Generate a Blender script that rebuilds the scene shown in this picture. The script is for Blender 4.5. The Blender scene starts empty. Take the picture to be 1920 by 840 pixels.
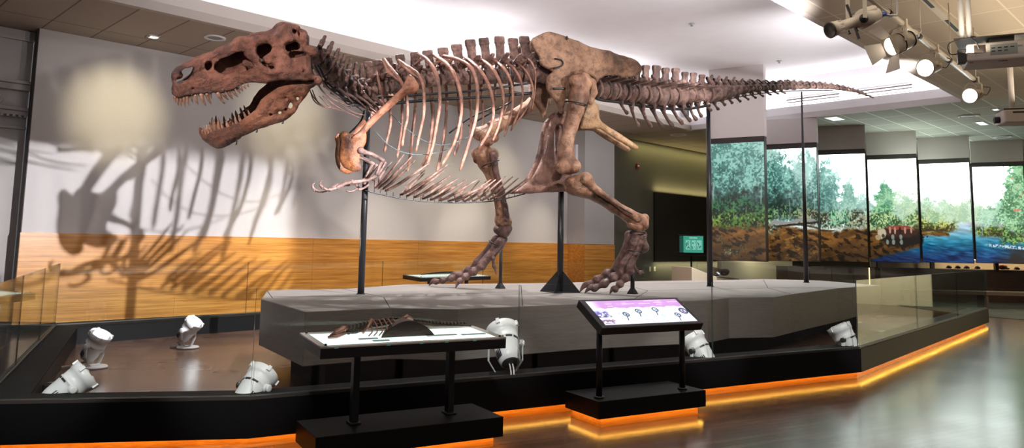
import bpy, math, random
import numpy as np
from mathutils import Vector, Matrix, noise as mnoise

random.seed(7)
scn = bpy.context.scene
COL = scn.collection
PI = math.pi
V3 = Vector

# ------------------------------------------------------------------ camera
FPX, CXP, CYP = 1400.0, 960.0, 300.0
EYE = V3((0.0, 0.0, 1.5))
PITCH = math.atan(157.0 / 1400.0)
ROLL = 0.0185
CAMROT = Matrix.Rotation(PI / 2 + PITCH, 3, 'X') @ Matrix.Rotation(ROLL, 3, 'Z')
camd = bpy.data.cameras.new('camera')
cam = bpy.data.objects.new('camera', camd)
COL.objects.link(cam)
cam.location = EYE
cam.rotation_euler = CAMROT.to_euler()
camd.sensor_width = 36.0
camd.sensor_fit = 'HORIZONTAL'
camd.lens = FPX / 1920.0 * 36.0
camd.shift_y = -(420.0 - CYP) / 1920.0
camd.clip_start = 0.05
camd.clip_end = 200
scn.camera = cam


def ray(px, py):
    return CAMROT @ V3(((px - CXP) / FPX, (CYP - py) / FPX, -1.0))


def at(px, py, y):
    """Where the line of sight through a photo pixel reaches depth y."""
    r = ray(px, py)
    return EYE + r * (y / r.y)


def onz(px, py, z):
    r = ray(px, py)
    return EYE + r * ((z - EYE.z) / r.z)


def onplane(px, py, p0, n):
    r = ray(px, py)
    return EYE + r * ((p0 - EYE).dot(n) / r.dot(n))


# room frame: u along the back wall (to the right and away), v out of the wall towards the viewer
W0 = V3((-7.62, 11.7, 0))
UD = V3((math.sqrt(.5), math.sqrt(.5), 0))
VD = V3((math.sqrt(.5), -math.sqrt(.5), 0))
ZD = V3((0, 0, 1))


def rm(u, v, z):
    return W0 + UD * u + VD * v + ZD * z


# ------------------------------------------------------------------ objects
WM = {}


def tag(o, label=None, cat=None, group=None, kind=None):
    if label:
        o['label'] = label
    if cat:
        o['category'] = cat
    if group:
        o['group'] = group
    if kind:
        o['kind'] = kind
    return o


def thing(name, label, cat, loc=(0, 0, 0), rz=0.0, group=None):
    o = bpy.data.objects.new(name, None)
    o.empty_display_size = 0.1
    COL.objects.link(o)
    o.location = loc
    o.rotation_euler = (0, 0, rz)
    WM[o] = Matrix.Translation(V3(loc)) @ Matrix.Rotation(rz, 4, 'Z')
    return tag(o, label, cat, group)


def link_mesh(name, me, mat, parent=None, world=True):
    """One mesh object; with world=True its vertices are in world space and are moved into the parent's frame."""
    o = bpy.data.objects.new(name, me)
    COL.objects.link(o)
    if mat is not None and not me.materials:
        for m in (mat if isinstance(mat, (list, tuple)) else [mat]):
            me.materials.append(m)
    if parent is not None:
        o.parent = parent
        pw = WM.get(parent, Matrix.Identity(4))
        if world:
            me.transform(pw.inverted())
        WM[o] = pw.copy()
    else:
        WM[o] = Matrix.Identity(4)
    return o


def np_mesh(name, V, F, smooth=True):
    """Mesh from numpy arrays; F is (n,4) or (n,3)."""
    me = bpy.data.meshes.new(name)
    V = np.asarray(V, dtype=np.float32)
    F = np.asarray(F, dtype=np.int32)
    n, k = F.shape
    me.vertices.add(len(V))
    me.vertices.foreach_set('co', V.ravel())
    me.loops.add(n * k)
    me.loops.foreach_set('vertex_index', F.ravel())
    me.polygons.add(n)
    me.polygons.foreach_set('loop_start', np.arange(0, n * k, k, dtype=np.int32))
    me.polygons.foreach_set('loop_total', np.full(n, k, dtype=np.int32))
    me.polygons.foreach_set('use_smooth', np.full(n, smooth, dtype=bool))
    me.update(calc_edges=True)
    me.validate()
    return me


class MB:
    """Collects faces; build() links them as one mesh object."""

    def __init__(self):
        self.v, self.f, self.s, self.m = [], [], [], []
        self.mi = 0

    def add(self, vs, fs, smooth=False):
        o = len(self.v)
        self.v += [tuple(p) for p in vs]
        for f in fs:
            self.f.append(tuple(i + o for i in f))
            self.s.append(smooth)
            self.m.append(self.mi)
        return self

    def quad(self, a, b, c, d):
        return self.add([a, b, c, d], [(0, 1, 2, 3)])

    def obox(self, c, ax, ay, az, hx, hy, hz):
        """box about centre c with unit axes and half sizes"""
        c, ax, ay, az = V3(c), V3(ax), V3(ay), V3(az)
        vs = [c + ax * (i * hx) + ay * (j * hy) + az * (k * hz) for i in (-1, 1) for j in (-1, 1) for k in (-1, 1)]
        fs = [(0, 1, 3, 2), (4, 6, 7, 5), (0, 4, 5, 1), (2, 3, 7, 6), (0, 2, 6, 4), (1, 5, 7, 3)]
        return self.add(vs, fs)

    def box(self, x0, x1, y0, y1, z0, z1):
        return self.obox(((x0 + x1) / 2, (y0 + y1) / 2, (z0 + z1) / 2), (1, 0, 0), (0, 1, 0), (0, 0, 1),
                         abs(x1 - x0) / 2, abs(y1 - y0) / 2, abs(z1 - z0) / 2)

    def rbox(self, u0, u1, v0, v1, z0, z1):
        """box in the room frame"""
        return self.obox(rm((u0 + u1) / 2, (v0 + v1) / 2, (z0 + z1) / 2), UD, VD, ZD,
                         abs(u1 - u0) / 2, abs(v1 - v0) / 2, abs(z1 - z0) / 2)

    def prism(self, poly, ax, ay, az, o, h0, h1, poly2=None):
        """polygon in the (ax, ay) plane through o, extruded along az from h0 to h1"""
        o, ax, ay, az = V3(o), V3(ax), V3(ay), V3(az)
        q = poly2 or poly
        n = len(poly)
        vs = [o + ax * p[0] + ay * p[1] + az * h0 for p in poly] + [o + ax * p[0] + ay * p[1] + az * h1 for p in q]
        fs = [tuple(range(n - 1, -1, -1)), tuple(range(n, 2 * n))]
        fs += [(i, (i + 1) % n, n + (i + 1) % n, n + i) for i in range(n)]
        return self.add(vs, fs)

    def tube(self, pts, r, seg=8, flat=1.0, fdir=None, cap=True, smooth=True, jit=0.0):
        """swept tube; r one radius or one per point; flat squashes it along the binormal"""
        pts = [V3(p) for p in pts]
        n = len(pts)
        rs = list(r) if hasattr(r, '__len__') else [r] * n
        T = []
        for i in range(n):
            t = pts[min(i + 1, n - 1)] - pts[max(i - 1, 0)]
            T.append(t.normalized() if t.length > 1e-9 else V3((0, 0, 1)))
        ref = V3(fdir) if fdir is not None else (V3((0, 0, 1)) if abs(T[0].z) < .9 else V3((1, 0, 0)))
        N = (ref - T[0] * ref.dot(T[0])).normalized()
        vs, fs = [], []
        for i in range(n):
            if fdir is not None:
                N = V3(fdir)
            N = N - T[i] * N.dot(T[i])
            if N.length < 1e-6:
                N = T[i].orthogonal()
            N.normalize()
            B = T[i].cross(N)
            for j in range(seg):
                a = 2 * PI * j / seg
                k = 1.0 + (jit * (mnoise.noise(pts[i] * 9 + V3((j * 1.7, i * .31, 0)))) if jit else 0)
                vs.append(pts[i] + (N * math.cos(a) + B * (math.sin(a) * flat)) * (rs[i] * k))
        for i in range(n - 1):
            for j in range(seg):
                a, b = i * seg + j, i * seg + (j + 1) % seg
                fs.append((a, b, b + seg, a + seg))
        if cap:
            fs.append(tuple(range(seg - 1, -1, -1)))
            fs.append(tuple((n - 1) * seg + j for j in range(seg)))
        return self.add(vs, fs, smooth)

    def cyl(self, a, b, r, seg=16, r2=None, smooth=True):
        a, b = V3(a), V3(b)
        return self.tube([a, b], [r, r if r2 is None else r2], seg, smooth=smooth)

    def lathe(self, prof, o, ax, seg=24, smooth=True, ref=None, end=True):
        """profile [(distance along axis, radius)] turned about the axis ax through o"""
        o, ax = V3(o), V3(ax).normalized()
        n1 = V3(ref) - ax * V3(ref).dot(ax) if ref is not None else ax.orthogonal()
        n1.normalize()
        n2 = ax.cross(n1)
        vs, fs = [], []
        for d, r in prof:
            for j in range(seg):
                a = 2 * PI * j / seg
                vs.append(o + ax * d + (n1 * math.cos(a) + n2 * math.sin(a)) * max(r, 1e-4))
        for i in range(len(prof) - 1):
            for j in range(seg):
                a, b = i * seg + j, i * seg + (j + 1) % seg
                fs.append((a, b, b + seg, a + seg))
        fs.append(tuple(range(seg - 1, -1, -1)))
        if end:
            fs.append(tuple((len(prof) - 1) * seg + j for j in range(seg)))
        return self.add(vs, fs, smooth)

    def ell(self, c, rx, ry, rz, seg=14, rings=9, M=None):
        c = V3(c)
        vs, fs = [], []
        for i in range(rings + 1):
            p = PI * i / rings
            for j in range(seg):
                a = 2 * PI * j / seg
                q = V3((rx * math.sin(p) * math.cos(a), ry * math.sin(p) * math.sin(a), rz * math.cos(p)))
                vs.append(c + (M @ q if M is not None else q))
        for i in range(rings):
            for j in range(seg):
                a, b = i * seg + j, i * seg + (j + 1) % seg
                fs.append((a, a + seg, b + seg, b))
        return self.add(vs, fs, True)

    def build(self, name, mat, parent=None, bevel=0.0, bseg=2, weld=False):
        me = bpy.data.meshes.new(name)
        me.from_pydata(self.v, [], self.f)
        me.polygons.foreach_set('use_smooth', self.s)
        if isinstance(mat, (list, tuple)):
            for m in mat:
                me.materials.append(m)
            me.polygons.foreach_set('material_index', self.m)
        import bmesh
        bm = bmesh.new()
        bm.from_mesh(me)
        bmesh.ops.recalc_face_normals(bm, faces=bm.faces)
        bm.to_mesh(me)
        bm.free()
        me.update()
        o = link_mesh(name, me, mat, parent)
        if bevel > 0:
            b = o.modifiers.new('bevel', 'BEVEL')
            b.width = bevel
            b.segments = bseg
            b.limit_method = 'ANGLE'
            b.angle_limit = 0.7
        return o


def struct(o):
    o['kind'] = 'structure'
    return o


def catmull(pts, n):
    """n points on a smooth curve through pts (rows of any width)"""
    P = np.asarray([tuple(p) for p in pts], dtype=float)
    m = len(P)
    if m == 2:
        t = np.linspace(0, 1, n)[:, None]
        return P[0] * (1 - t) + P[1] * t
    E = np.vstack([2 * P[0] - P[1], P, 2 * P[-1] - P[-2]])
    out = []
    for s in np.linspace(0, m - 1 - 1e-9, n):
        i = int(s)
        t = s - i
        a, b, c, d = E[i], E[i + 1], E[i + 2], E[i + 3]
        out.append(.5 * (2 * b + (c - a) * t + (2 * a - 5 * b + 4 * c - d) * t * t + (3 * b - a - 3 * c + d) * t ** 3))
    return np.array(out)


# ------------------------------------------------------------------ materials
def mat_new(name):
    m = bpy.data.materials.new(name)
    m.use_nodes = True
    return m, m.node_tree, m.node_tree.nodes['Principled BSDF']


def node(nt, t, **kw):
    n = nt.nodes.new(t)
    for k, v in kw.items():
        if k in n.inputs:
            n.inputs[k].default_value = v
        else:
            setattr(n, k, v)
    return n


def plain(name, col, rough=.5, metal=0.0, bump=0.0, bscale=60, var=0.0, vscale=3.0, spec=None, coat=0.0):
    m, nt, b = mat_new(name)
    b.inputs['Base Color'].default_value = (*col, 1)
    b.inputs['Roughness'].default_value = rough
    b.inputs['Metallic'].default_value = metal
    if spec is not None:
        b.inputs['Specular IOR Level'].default_value = spec
    if coat:
        b.inputs['Coat Weight'].default_value = coat
    tc = node(nt, 'ShaderNodeTexCoord')
    nz = node(nt, 'ShaderNodeTexNoise', Scale=vscale, Detail=6.0)
    nt.links.new(tc.outputs['Object'], nz.inputs['Vector'])
    mx = node(nt, 'ShaderNodeMix', data_type='RGBA')
    k = max(var, .04)
    mx.inputs['A'].default_value = (*[c * (1 - k) for c in col], 1)
    mx.inputs['B'].default_value = (*[min(1, c * (1 + k)) for c in col], 1)
    nt.links.new(nz.outputs['Fac'], mx.inputs['Factor'])
    nt.links.new(mx.outputs['Result'], b.inputs['Base Color'])
    if bump:
        n2 = node(nt, 'ShaderNodeTexNoise', Scale=bscale, Detail=4.0)
        nt.links.new(tc.outputs['Object'], n2.inputs['Vector'])
        bp = node(nt, 'ShaderNodeBump', Strength=bump, Distance=.01)
        nt.links.new(n2.outputs['Fac'], bp.inputs['Height'])
        nt.links.new(bp.outputs['Normal'], b.inputs['Normal'])
    return m


def emis(name, col, strength):
    m, nt, b = mat_new(name)
    b.inputs['Base Color'].default_value = (*[c * .5 for c in col], 1)
    b.inputs['Emission Color'].default_value = (*col, 1)
    b.inputs['Emission Strength'].default_value = strength
    return m


def bone(name, stops, rough=.5, scale=3.0, bump=.5, bscale=22.0):
    """fossil bone: blotchy colour from a ramp of (position, colour), pitted surface"""
    m, nt, b = mat_new(name)
    tc = node(nt, 'ShaderNodeTexCoord')
    geo = node(nt, 'ShaderNodeNewGeometry')
    n1 = node(nt, 'ShaderNodeTexNoise', Scale=scale, Detail=8.0, Roughness=.62, Distortion=.4)
    nt.links.new(geo.outputs['Position'], n1.inputs['Vector'])
    rp = node(nt, 'ShaderNodeValToRGB')
    el = rp.color_ramp.elements
    el[0].position, el[0].color = stops[0][0], (*stops[0][1], 1)
    el[1].position, el[1].color = stops[-1][0], (*stops[-1][1], 1)
    for p, c in stops[1:-1]:
        e = el.new(p)
        e.color = (*c, 1)
    nt.links.new(n1.outputs['Fac'], rp.inputs['Fac'])
    # dark mineral staining in cracks
    n3 = node(nt, 'ShaderNodeTexNoise', Scale=scale * 5, Detail=6.0, Roughness=.7)
    nt.links.new(geo.outputs['Position'], n3.inputs['Vector'])
    r3 = node(nt, 'ShaderNodeValToRGB')
    r3.color_ramp.elements[0].position, r3.color_ramp.elements[0].color = .36, (.30, .26, .26, 1)
    r3.color_ramp.elements[1].position, r3.color_ramp.elements[1].color = .54, (1, 1, 1, 1)
    nt.links.new(n3.outputs['Fac'], r3.inputs['Fac'])
    mx = node(nt, 'ShaderNodeMix', data_type='RGBA', blend_type='MULTIPLY')
    mx.inputs['Factor'].default_value = .8
    nt.links.new(rp.outputs['Color'], mx.inputs['A'])
    nt.links.new(r3.outputs['Color'], mx.inputs['B'])
    nt.links.new(mx.outputs['Result'], b.inputs['Base Color'])
    b.inputs['Roughness'].default_value = rough
    n2 = node(nt, 'ShaderNodeTexNoise', Scale=bscale, Detail=8.0, Roughness=.65)
    nt.links.new(geo.outputs['Position'], n2.inputs['Vector'])
    bp = node(nt, 'ShaderNodeBump', Strength=min(1.0, bump * 1.3), Distance=.035)
    nt.links.new(n2.outputs['Fac'], bp.inputs['Height'])
    nt.links.new(bp.outputs['Normal'], b.inputs['Normal'])
    return m


MAT = {}
MAT['skull'] = bone('bone_red_brown', [(.35, (.036, .015, .011)), (.46, (.125, .047, .030)), (.58, (.215, .083, .052)), (.73, (.30, .135, .09))], .46, 2.8, 1.0, 22)
MAT['jaw'] = bone('bone_jaw', [(.34, (.05, .018, .010)), (.5, (.165, .056, .026)), (.66, (.26, .10, .055))], .5, 2.4, .6, 24)
MAT['tooth'] = bone('bone_tooth', [(.3, (.16, .075, .045)), (.6, (.36, .20, .14)), (.75, (.50, .34, .26))], .35, 6, .2, 40)
MAT['vertebra'] = bone('bone_vertebra', [(.32, (.05, .026, .022)), (.5, (.14, .072, .056)), (.68, (.26, .15, .12))], .4, 4.5, .7, 24)
MAT['tail'] = bone('bone_tail', [(.34, (.045, .026, .021)), (.5, (.15, .085, .066)), (.68, (.29, .185, .15))], .33, 4.5, .6, 24)
MAT['rib'] = bone('bone_rib', [(.35, (.075, .030, .019)), (.48, (.22, .095, .060)), (.62, (.33, .165, .112)), (.78, (.39, .235, .18))], .33, 3.2, .35, 30)
MAT['gastralia'] = bone('bone_gastralia', [(.35, (.045, .025, .019)), (.5, (.15, .082, .06)), (.66, (.31, .19, .145))], .42, 5, .3, 30)
MAT['scapula'] = bone('bone_scapula', [(.32, (.20, .075, .036)), (.5, (.38, .16, .092)), (.68, (.48, .245, .165))], .45, 2.2, .35, 26)
MAT['coracoid'] = bone('bone_coracoid', [(.36, (.05, .022, .014)), (.49, (.22, .080, .028)), (.64, (.36, .135, .038))], .42, 3.6, .35, 26)
MAT['pelvis'] = bone('bone_pelvis', [(.33, (.10, .048, .026)), (.46, (.26, .138, .080)), (.64, (.40, .235, .145))], .46, 2.4, 1.0, 12)
MAT['pubis'] = bone('bone_pubis', [(.30, (.06, .026, .022)), (.5, (.16, .075, .055)), (.7, (.28, .15, .11))], .33, 2.4, .5, 20)
MAT['limb'] = bone('bone_limb', [(.34, (.075, .032, .020)), (.46, (.25, .122, .072)), (.58, (.42, .235, .145)), (.74, (.52, .35, .255))], .33, 2.6, .5, 18)
MAT['foot'] = bone('bone_foot', [(.30, (.05, .026, .024)), (.5, (.14, .075, .065)), (.7, (.25, .15, .135))], .33, 4, .5, 24)
MAT['arm'] = bone('bone_arm', [(.34, (.06, .034, .028)), (.5, (.20, .12, .10)), (.66, (.36, .25, .215))], .45, 6, .4, 30)
MAT['ischium'] = bone('bone_ischium', [(.32, (.20, .10, .04)), (.5, (.36, .21, .10)), (.7, (.46, .31, .19))], .4, 3, .4, 22)
MAT['steel'] = plain('black_steel', (.012, .012, .014), .38, .2, var=.2)
MAT['wire'] = plain('steel_cable', (.05, .08, .085), .4, .6)
# ------------------------------------------------------------------ room materials
def room_coords(nt, ang=-45.0, loc=(0, 0, 0)):
    geo = node(nt, 'ShaderNodeNewGeometry')
    mp = node(nt, 'ShaderNodeMapping')
    mp.inputs['Rotation'].default_value = (0, 0, math.radians(ang))
    mp.inputs['Location'].default_value = loc
    nt.links.new(geo.outputs['Position'], mp.inputs['Vector'])
    return mp.outputs['Vector']


def wood_panel(name, c1, c2, rough=.35, ang=-45.0, stretch=(.35, 8, 14), bump=.15):
    m, nt, b = mat_new(name)
    vec = room_coords(nt, ang)
    sc = node(nt, 'ShaderNodeMapping')
    sc.inputs['Scale'].default_value = stretch
    nt.links.new(vec, sc.inputs['Vector'])
    n1 = node(nt, 'ShaderNodeTexNoise', Scale=1.6, Detail=5.0, Roughness=.6)
    nt.links.new(sc.outputs['Vector'], n1.inputs['Vector'])
    sc2 = node(nt, 'ShaderNodeMapping')
    sc2.inputs['Scale'].default_value = (stretch[0] * 2.5, stretch[1] * 3, stretch[2] * 5)
    nt.links.new(vec, sc2.inputs['Vector'])
    n2 = node(nt, 'ShaderNodeTexNoise', Scale=2.0, Detail=3.0)
    nt.links.new(sc2.outputs['Vector'], n2.inputs['Vector'])
    add = node(nt, 'ShaderNodeMath', operation='ADD')
    nt.links.new(n1.outputs['Fac'], add.inputs[0])
    nt.links.new(n2.outputs['Fac'], add.inputs[1])
    rp = node(nt, 'ShaderNodeValToRGB')
    rp.color_ramp.elements[0].position, rp.color_ramp.elements[0].color = .38, (*c1, 1)
    rp.color_ramp.elements[1].position, rp.color_ramp.elements[1].color = .62, (*c2, 1)
    hf = node(nt, 'ShaderNodeMath', operation='MULTIPLY')
    hf.inputs[1].default_value = .5
    nt.links.new(add.outputs[0], hf.inputs[0])
    nt.links.new(hf.outputs[0], rp.inputs['Fac'])
    nt.links.new(rp.outputs['Color'], b.inputs['Base Color'])
    b.inputs['Roughness'].default_value = rough
    if bump:
        bp = node(nt, 'ShaderNodeBump', Strength=bump, Distance=.004)
        nt.links.new(n2.outputs['Fac'], bp.inputs['Height'])
        nt.links.new(bp.outputs['Normal'], b.inputs['Normal'])
    return m


def plank_floor(name, c1, c2, mortar, rough, ang, width=.085, length=1.7):
    m, nt, b = mat_new(name)
    vec = room_coords(nt, ang)
    br = node(nt, 'ShaderNodeTexBrick')
    br.offset, br.offset_frequency = .37, 2
    br.inputs['Scale'].default_value = 1.0
    br.inputs['Brick Width'].default_value = length
    br.inputs['Row Height'].default_value = width
    br.inputs['Mortar Size'].default_value = .004
    br.inputs['Color1'].default_value = (*c1, 1)
    br.inputs['Color2'].default_value = (*c2, 1)
    br.inputs['Mortar'].default_value = (*mortar, 1)
    nt.links.new(vec, br.inputs['Vector'])
    sc = node(nt, 'ShaderNodeMapping')
    sc.inputs['Scale'].default_value = (1.2, 22, 1)
    nt.links.new(vec, sc.inputs['Vector'])
    n1 = node(nt, 'ShaderNodeTexNoise', Scale=2.0, Detail=6.0, Roughness=.6)
    nt.links.new(sc.outputs['Vector'], n1.inputs['Vector'])
    rp = node(nt, 'ShaderNodeValToRGB')
    rp.color_ramp.elements[0].color = (.40, .40, .40, 1)
    rp.color_ramp.elements[1].color = (1.35, 1.3, 1.25, 1)
    nt.links.new(n1.outputs['Fac'], rp.inputs['Fac'])
    mx = node(nt, 'ShaderNodeMix', data_type='RGBA', blend_type='MULTIPLY')
    mx.inputs['Factor'].default_value = 1
    nt.links.new(br.outputs['Color'], mx.inputs['A'])
    nt.links.new(rp.outputs['Color'], mx.inputs['B'])
    nt.links.new(mx.outputs['Result'], b.inputs['Base Color'])
    b.inputs['Roughness'].default_value = rough
    b.inputs['Specular IOR Level'].default_value = .7
    n2 = node(nt, 'ShaderNodeTexNoise', Scale=1.1, Detail=3.0)
    nt.links.new(vec, n2.inputs['Vector'])
    mr = node(nt, 'ShaderNodeMapRange')
    mr.inputs['To Min'].default_value = rough - .05
    mr.inputs['To Max'].default_value = rough + .07
    nt.links.new(n2.outputs['Fac'], mr.inputs['Value'])
    nt.links.new(mr.outputs['Result'], b.inputs['Roughness'])
    bp = node(nt, 'ShaderNodeBump', Strength=.12, Distance=.002, invert=True)
    nt.links.new(br.outputs['Fac'], bp.inputs['Height'])
    nt.links.new(bp.outputs['Normal'], b.inputs['Normal'])
    return m


def grid_tile(name, tile, line, su, sv, w, rough=.8, ang=-45.0, loc=(0, 0, 0), var=.12):
    """ceiling tiles with joint lines"""
    m, nt, b = mat_new(name)
    vec = room_coords(nt, ang, loc)
    br = node(nt, 'ShaderNodeTexBrick')
    br.offset = 0.0
    br.inputs['Scale'].default_value = 1.0
    br.inputs['Brick Width'].default_value = su
    br.inputs['Row Height'].default_value = sv
    br.inputs['Mortar Size'].default_value = w
    br.inputs['Mortar Smooth'].default_value = 0
    br.inputs['Color1'].default_value = (*tile, 1)
    br.inputs['Color2'].default_value = (*[c * (1 - var) for c in tile], 1)
    br.inputs['Mortar'].default_value = (*line, 1)
    nt.links.new(vec, br.inputs['Vector'])
    nt.links.new(br.outputs['Color'], b.inputs['Base Color'])
    b.inputs['Roughness'].default_value = rough
    return m


MAT['wall'] = plain('grey_wall_fabric', (.62, .60, .585), .85, bump=.08, bscale=220, var=.03, vscale=30)
MAT['pier'] = plain('grey_pier_paint', (.46, .45, .44), .8, bump=.05, bscale=160, var=.03)
MAT['darkwall'] = plain('dark_olive_paint', (.12, .115, .09), .8, bump=.05, bscale=160)
MAT['oldwall'] = plain('old_plaster', (.46, .44, .42), .75, bump=.1, bscale=40, var=.06)
MAT['gap'] = plain('dark_reveal', (.10, .09, .08), .8)
MAT['wainscot'] = wood_panel('bamboo_wainscot', (.40, .145, .020), (.80, .385, .080), .32)
MAT['kick'] = wood_panel('cherry_kick', (.42, .15, .035), (.60, .26, .07), .35, -30.0, (.8, 6, 10))
MAT['floor'] = plank_floor('dark_plank_floor', (.20, .108, .076), (.105, .055, .040), (.02, .012, .009), .17, -29.0)
MAT['stagefloor'] = plank_floor('stage_plank_floor', (.19, .100, .066), (.115, .060, .040), (.04, .022, .015), .25, -16.0, .075, 1.4)
MAT['carpet'] = plain('mottled_carpet', (.085, .078, .058), .95, bump=.5, bscale=90, var=.75, vscale=2.2)
MAT['soffit'] = grid_tile('tan_ceiling_panel', (.50, .43, .36), (.20, .15, .12), .722, 2.6, .012, loc=(-2.90, 0, 0))
MAT['gridceil'] = grid_tile('acoustic_tile', (.42, .43, .38), (.86, .90, .84), 1.22, .61, .012, loc=(0, .2, 0))  # slight green cast of the screens' light put into the tile colour
MAT['warmlitceil'] = grid_tile('warm_lit_acoustic_tile', (.52, .45, .36), (.66, .58, .48), 1.22, .61, .012, loc=(.5, .2, 0))  # same tile as the far soffit, warm lamplight put into its colour
MAT['white'] = plain('white_ceiling_paint', (.86, .85, .875), .8, var=.02)
MAT['fascia'] = plain('white_fascia_paint', (.80, .79, .81), .7, var=.02)
MAT['lip'] = plain('tan_lip_paint', (.58, .53, .48), .75)
MAT['curb'] = plain('black_curb_laminate', (.005, .005, .0055), .45, bump=.04, bscale=90, spec=.12)
MAT['curbtop'] = plain('charcoal_stone', (.009, .009, .009), .65, bump=.15, bscale=120, var=.35, spec=.06)
MAT['rail'] = plain('brushed_rail', (.07, .062, .055), .4, .6)
MAT['stage'] = wood_panel('grey_brown_laminate', (.170, .150, .140), (.225, .200, .188), .5, -25.0, (.8, 8, 30), .1)
MAT['stagedark'] = plain('dark_base_paint', (.012, .011, .010), .8, spec=.15)
MAT['cream'] = plain('cream_paint', (.72, .66, .50), .8)
MAT['header'] = plain('warm_grey_header', (.52, .475, .46), .8, var=.04)
MAT['band'] = plain('dark_screen_band', (.030, .022, .020), .5)
MAT['brown'] = wood_panel('dark_walnut', (.045, .022, .012), (.085, .042, .022), .4, -18.0)
MAT['blackpanel'] = plain('black_niche', (.012, .008, .007), .6)


def glass_material():
    m = bpy.data.materials.new('clear_glass')
    m.use_nodes = True
    nt = m.node_tree
    nt.nodes.clear()
    out = node(nt, 'ShaderNodeOutputMaterial')
    tr = node(nt, 'ShaderNodeBsdfTransparent')
    tr.inputs['Color'].default_value = (.965, .985, .975, 1)
    gl = node(nt, 'ShaderNodeBsdfGlossy')
    gl.inputs['Roughness'].default_value = .012
    gl.inputs['Color'].default_value = (.85, .9, .88, 1)
    lw = node(nt, 'ShaderNodeLayerWeight')
    pw = node(nt, 'ShaderNodeMath', operation='POWER')
    pw.inputs[1].default_value = 5.0
    fr = node(nt, 'ShaderNodeMath', operation='MULTIPLY_ADD')      # Schlick, the same from both faces
    fr.inputs[1].default_value = .72
    fr.inputs[2].default_value = .032
    lw.inputs['Blend'].default_value = .5
    nt.links.new(lw.outputs['Facing'], pw.inputs[0])
    nt.links.new(pw.outputs[0], fr.inputs[0])
    mx = node(nt, 'ShaderNodeMixShader')
    nt.links.new(fr.outputs[0], mx.inputs['Fac'])
    nt.links.new(tr.outputs[0], mx.inputs[1])
    nt.links.new(gl.outputs[0], mx.inputs[2])
    nt.links.new(mx.outputs[0], out.inputs['Surface'])
    return m


MAT['glass'] = glass_material()
m_, nt_, b_ = mat_new('glass_edge')
b_.inputs['Base Color'].default_value = (.05, .07, .065, 1)
b_.inputs['Roughness'].default_value = .2
b_.inputs['Alpha'].default_value = .7
MAT['glassedge'] = m_

ZC = 4.8      # soffit height
ZU = 5.9      # raised ceiling height
UR, VL, VR = 15.5, 2.4, 9.25   # the raised ceiling ends at u=UR and runs from v=VL to v=VR

# ------------------------------------------------------------------ floor, walls, ceiling
b = MB()
b.box(-14, 34, -6, 42, -.2, 0)
struct(b.build('floor', MAT['floor']))
p = [onz(1500, 572, 0), onz(1640, 577, 0), onz(1780, 589, 0), onz(1935, 601, 0)]
p = [V3((q.x, q.y, 0)) for q in p]
b = MB()
poly = [(q.x, q.y) for q in p] + [(24, 18), (27, 30), (11, 27)]
b.prism(poly, (1, 0, 0), (0, 1, 0), (0, 0, 1), (0, 0, 0), .0, .012)
o = b.build('floor_carpet', MAT['carpet'])
struct(o)

b = MB()
b.rbox(0, 13.0, -.22, 0, 0, ZC + .02)
o = b.build('wall_back', MAT['wall'])
struct(o)
b = MB()
b.rbox(-.012, 0, -.22, .0, 0, ZC)
struct(b.build('trim_1', MAT['gap']))
b = MB()
b.rbox(13.0, 14.33, -.22, .62, 1.53, ZC + .02)
struct(b.build('wall_pier', MAT['pier']))
b = MB()
b.rbox(14.33, 30, -.22, 0, 0, ZC + .02)
struct(b.build('wall_back_far', MAT['darkwall']))
b = MB()
b.rbox(-8, -.0, -.6, -.35, 0, ZC + .02)
struct(b.build('wall_left', MAT['oldwall']))
b = MB()      # classical mouldings on the old wall
for z0, h, d in ((3.80, .10, .10), (3.90, .05, .15), (3.40, .07, .08), (3.47, .05, .12), (3.18, .04, .05), (4.62, .16, .06)):
    b.rbox(-8, -.0, -.36, -.35 + d, z0, z0 + h)
for k in range(44):
    b.rbox(-3.5 + k * .08, -3.46 + k * .08, -.3, -.22, 3.36, 3.40)
b.lathe([(0, .09), (.03, .075), (.03, .05), (.012, .0)], rm(-.42, -.35, 3.63), VD, 20)
struct(b.build('trim_2', MAT['oldwall'], bevel=.008))
seams = [-.02, 2.39, 5.08, 7.77, 10.46, 13.0]
b = MB()
for a, c in zip(seams[:-1], seams[1:]):
    b.rbox(a + .004, c - .004, .0, .035, 0, 1.52)
b.rbox(-.02, 13.0, 0, .028, 0, 1.535)
o = b.build('wall_back_wainscot', MAT['wainscot'])
struct(o)
b = MB()
b.rbox(13.0, 14.33, -.2, .645, 0, 1.52)
struct(b.build('wall_pier_wainscot', MAT['wainscot']))
b = MB()
b.rbox(-.02, 13.0, 0, .05, 0, .12)
struct(b.build('baseboard_back', MAT['stagedark']))

b = MB()
b.rbox(-9, 32, -1, VL - .10, ZC, ZC + .1)
struct(b.build('ceiling_back_soffit', MAT['soffit']))
b = MB()
b.rbox(UR + .10, 32, VL - .10, 17, ZC, ZC + .1)
struct(b.build('ceiling_far_soffit', MAT['gridceil']))
b = MB()
b.rbox(-9, UR + .10, VR + .10, 17, ZC, ZC + .1)
struct(b.build('ceiling_near_soffit', MAT['warmlitceil']))
b = MB()
b.rbox(-9, UR + 1, VL - 1, VR + 1, ZU, ZU + .1)
struct(b.build('ceiling_raised', MAT['white']))


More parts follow.
